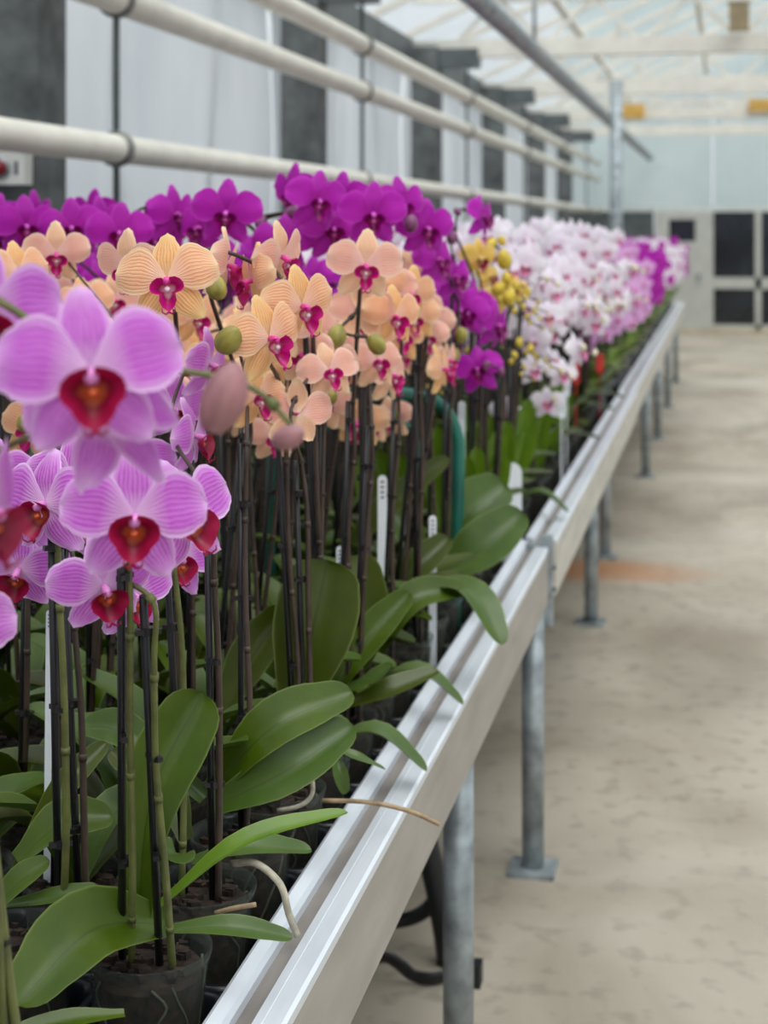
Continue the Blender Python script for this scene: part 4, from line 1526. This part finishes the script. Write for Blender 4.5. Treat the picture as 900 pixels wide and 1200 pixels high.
# far blocks: each plant one small mesh
def far_mesh(var, seed):
    r = random.Random(seed)
    V = VAR[var]
    mats = [V['petal'], V['lip'], LEAF[0], LEAF[3], M['stake'], M['tray']]
    mb = MB()
    mb.lathe([(0.0, 0.0), (RB, 0.0), (RT, PH), (0.0, PH - 0.01)], 10, mi=5)
    for q in range(5):
        a = r.uniform(0, 6.28)
        d = Vector((math.cos(a), math.sin(a), 0))
        s = Vector((-d.y, d.x, 0))
        L = r.uniform(0.16, 0.24)

        def fn(u, v, d=d, s=s, L=L):
            return Vector((0, 0, PH - 0.01)) + d * (L * u) + UP * (0.16 * math.sin(u * 2.0)) + s * (v * 0.034 * round_tab(ST, u))
        mb.sheet(fn, 4, 2, 2 + q % 2)
    for sx in (-0.02, 0.03):
        hgt = r.uniform(0.58, 0.7)
        mb.tube([(sx, 0, PH - 0.02), (sx * 1.5, -0.02, hgt)], 0.004, 4, 4)
        for q in range(7):
            p = Vector((sx * 1.5 + r.uniform(-.06, .12), -0.03 - r.uniform(0, .16), hgt + 0.1 - 0.05 * q + r.uniform(-.03, .03)))
            az = r.uniform(-0.3, 1.0)
            Rm = Matrix.Rotation(az, 3, 'Z')
            for a0 in (15, 165, 90, -50, -130):
                a = math.radians(a0)
                d = Rm @ Vector((math.cos(a), 0, math.sin(a)))
                s = Rm @ Vector((-math.sin(a), 0, math.cos(a)))
                wd = 0.026 if a0 in (15, 165) else 0.016

                def fn(u, v, p=p, d=d, s=s, wd=wd):
                    return p + d * (0.052 * u) + s * (v * wd * round_tab(PT, u)) + Vector((0, 0.012 * u * u, 0))
                mb.sheet(fn, 3, 2, 0)
            kk = len(mb.v)
            mb.lathe([(0.001, -0.014), (0.012, 0), (0.001, 0.014)], 5, tuple(p + Rm @ Vector((0, -0.008, -0.008))), 1)
    return mb.mesh(NAMES[var], mats)


FAR = {v: [far_mesh(v, 50 + i) for i in range(3)] for v in ('rose', 'magenta', 'peach', 'white')}
FROW = {}
FLAB = {'rose': (0, 'far rose orchids'), 'magenta': (0, 'far magenta orchids'), 'peach': (0, 'far peach orchids'), 'white': (0, 'last white orchids')}
y = 7.1
k = 0
while y < 17.2:
    for r_ in range(4):
        x = X0 - 0.17 * r_
        if abs(y - pc.y) < 0.4 and abs(x - pc.x) < 0.26:
            continue
        if y < 9.6:
            var = 'rose'
        elif y < 12.8:
            var = 'magenta' if r_ < 3 else 'peach'
        else:
            var = 'white' if y < 15.4 else 'magenta'
        zs = 1.0
        o = link(NAMES[var], FAR[var][k % 3], None, (x + R3(.02), y + R3(.03), ZB + 0.001), (0, 0, R3(0.4)))
        blk = FLAB[var][1] if not (var == 'magenta' and y >= 15.4) else 'end magenta orchids'
        FROW.setdefault(blk, [])
        if round(y, 2) not in FROW[blk]:
            FROW[blk].append(round(y, 2))
        kind = {'far rose orchids': 'far rose block', 'far magenta orchids': 'far magenta block', 'far peach orchids': 'far peach line', 'last white orchids': 'last white block', 'end magenta orchids': 'end magenta block'}[blk]
        tag(o, '%s orchid, %s in from the rail, %s cross row of the %s' % (var, ORD[r_], ORD[FROW[blk].index(round(y, 2))], kind), 'orchid', blk)
        k += 1
    y += 0.25 if y < 9.6 else 0.32

# ------------------------------------------------------------------ trays under the pots
def trays():
    c_ = 0
    n = 0
    while c_ < 20:
        for r0 in (0, 2, 4, 6):
            cells = [(a, b) for a in range(c_, min(c_ + 4, 20)) for b in (r0, r0 + 1) if visible(cell_pos(a, b), 120)]
            if not cells:
                continue
            bp_ = cell_pos(c_, r0)
            bp_.z = ZB + 0.0005
            side = 'against the aluminium rail' if r0 == 0 else 'between the ranks of stakes further in'
            blk = 'pink' if c_ < 4 else 'peach' if c_ < 12 else 'magenta'
            o = thing('plant_tray', 'black plant tray under %s orchids, %s from the rail in the %s tray row' % (blk, ORD[r0 // 2], ORD[c_ // 4]), 'tray', bp_, 'black plant trays')
            for a, b in cells:
                q = cell_pos(a, b)
                link('cell', CELL, o, (q.x - bp_.x, q.y - bp_.y, 0))
        c_ += 4


trays()

# ------------------------------------------------------------------ plant labels, hoop
def plant_tag(px, py0, py1, wpx, c, lab, mat='tag', tip=False, yaw=0.3, lean=0.0, ink=True):
    top = pt(px, py0, c)
    bot = pt(px + lean, py1, c)
    bot.z = ZB + 0.018      # every label is pushed down between the pots
    wd = wpx * c / F
    L = (top - bot).length
    mb = MB()
    n = 6
    out = [(-wd / 2, 0), (wd / 2, 0)]
    prof = [(wd / 2, L - wd * 0.45)]
    for i in range(1, n):
        a = math.pi * i / n
        prof.append((wd / 2 * math.cos(a), L - wd * 0.45 + wd * 0.45 * math.sin(a)))
    prof.append((-wd / 2, L - wd * 0.45))
    ring = [(-wd * 0.25, -0.01), (wd * 0.25, -0.01), (wd / 2, 0.02)] + prof + [(-wd / 2, 0.02)]
    if L > 0.22 and c > 4.5:         # a short blade on a thin stem
        st = 0.0022
        ring = [(-st, -0.01), (st, -0.01), (st, L - 0.085), (wd / 2, L - 0.075)] + prof + [(-wd / 2, L - 0.075), (-st, L - 0.085)]
    k = len(ring)
    for yy in (-0.0006, 0.0006):
        for x, z in ring:
            mb.v.append((x, yy, z))
    mb.face(range(k))
    mb.face([k + i for i in reversed(range(k))])
    for i in range(k):
        j = (i + 1) % k
        mb.face((i, k + i, k + j, j))
    o = link('plant_label', None, None, bot, (0, -math.atan2(bot.x - top.x, L) if lean else 0, yaw))
    tag(o, lab, 'plant label', 'plant labels')
    build(mb, 'blade', M[mat], o, smooth=False)
    if ink:
        ib = MB()
        for i in range(4):
            z = L - wd * 0.8 - i * wd * 0.55
            if z > 0.02:
                ib.box((-wd * 0.18, -0.0011, z), (wd * 0.18, -0.0006, z + wd * 0.2))
        if ib.v:
            build(ib, 'print', M['ink'], o, smooth=False)
    return o


plant_tag(599, 542, 700, 25, 4.07, 'wide blank white plant label with rounded top beside the rail joint', ink=False)
plant_tag(507, 604, 745, 9, 3.08, 'narrow white plant label in front of the leaf curving over the rail')
plant_tag(448, 557, 640, 11, 3.0, 'white plant label among stakes inside the green hoop')
plant_tag(478, 578, 660, 10, 3.15, 'white plant label behind a slanting leaf, near the green hoop leg')
plant_tag(398, 640, 700, 8, 2.62, 'small white plant label just above the broad upright leaf')
plant_tag(58, 715, 905, 8, 1.9, 'long thin white plant label standing behind the green spike', lean=-4)
plant_tag(658, 459, 500, 9, 5.0, 'white plant label standing under the white orchids by the rail')
plant_tag(664, 436, 530, 8, 5.4, 'white plant label further along under the white orchids')
plant_tag(541, 470, 560, 8, 3.75, 'white plant label right outside the green hoop bend')
plant_tag(675, 424, 470, 9, 6.0, 'small red plant label under the white orchids', 'tag_red', ink=False)
plant_tag(703, 414, 460, 9, 6.9, 'small red plant label nearer the end of the white block', 'tag_red', ink=False)

hb = pt(425, 690, 3.32)
hb.z = ZB + 0.001
o = thing('support_hoop', 'green tubular hoop standing upright among the black stakes', 'hoop', hb)
cH = 3.32
q = [pt(318, 600, cH - .06), pt(320, 540, cH - .05), pt(330, 495, cH - .04), pt(365, 468, cH - .03), pt(420, 461, cH), pt(480, 462, cH + .03), pt(515, 474, cH + .05), pt(534, 505, cH + .06), pt(537, 550, cH + .06), pt(532, 640, cH + .06)]
P_ = [p_ - hb for p_ in q]
P_[0].z = 0.014
P_[-1].z = 0.014
build(MB().tube(bez(P_, 63), 0.0135, 12), 'hoop_tube', M['green_tube'], o)
q = [pt(322, 505, cH - .04), pt(400, 500, cH - .01), pt(470, 498, cH + .02), pt(486, 510, cH + .03), pt(490, 560, cH + .03)]
build(MB().tube([p_ - hb for p_ in bez(q, 28)], 0.008, 10), 'inner_tube', M['green_tube'], o)
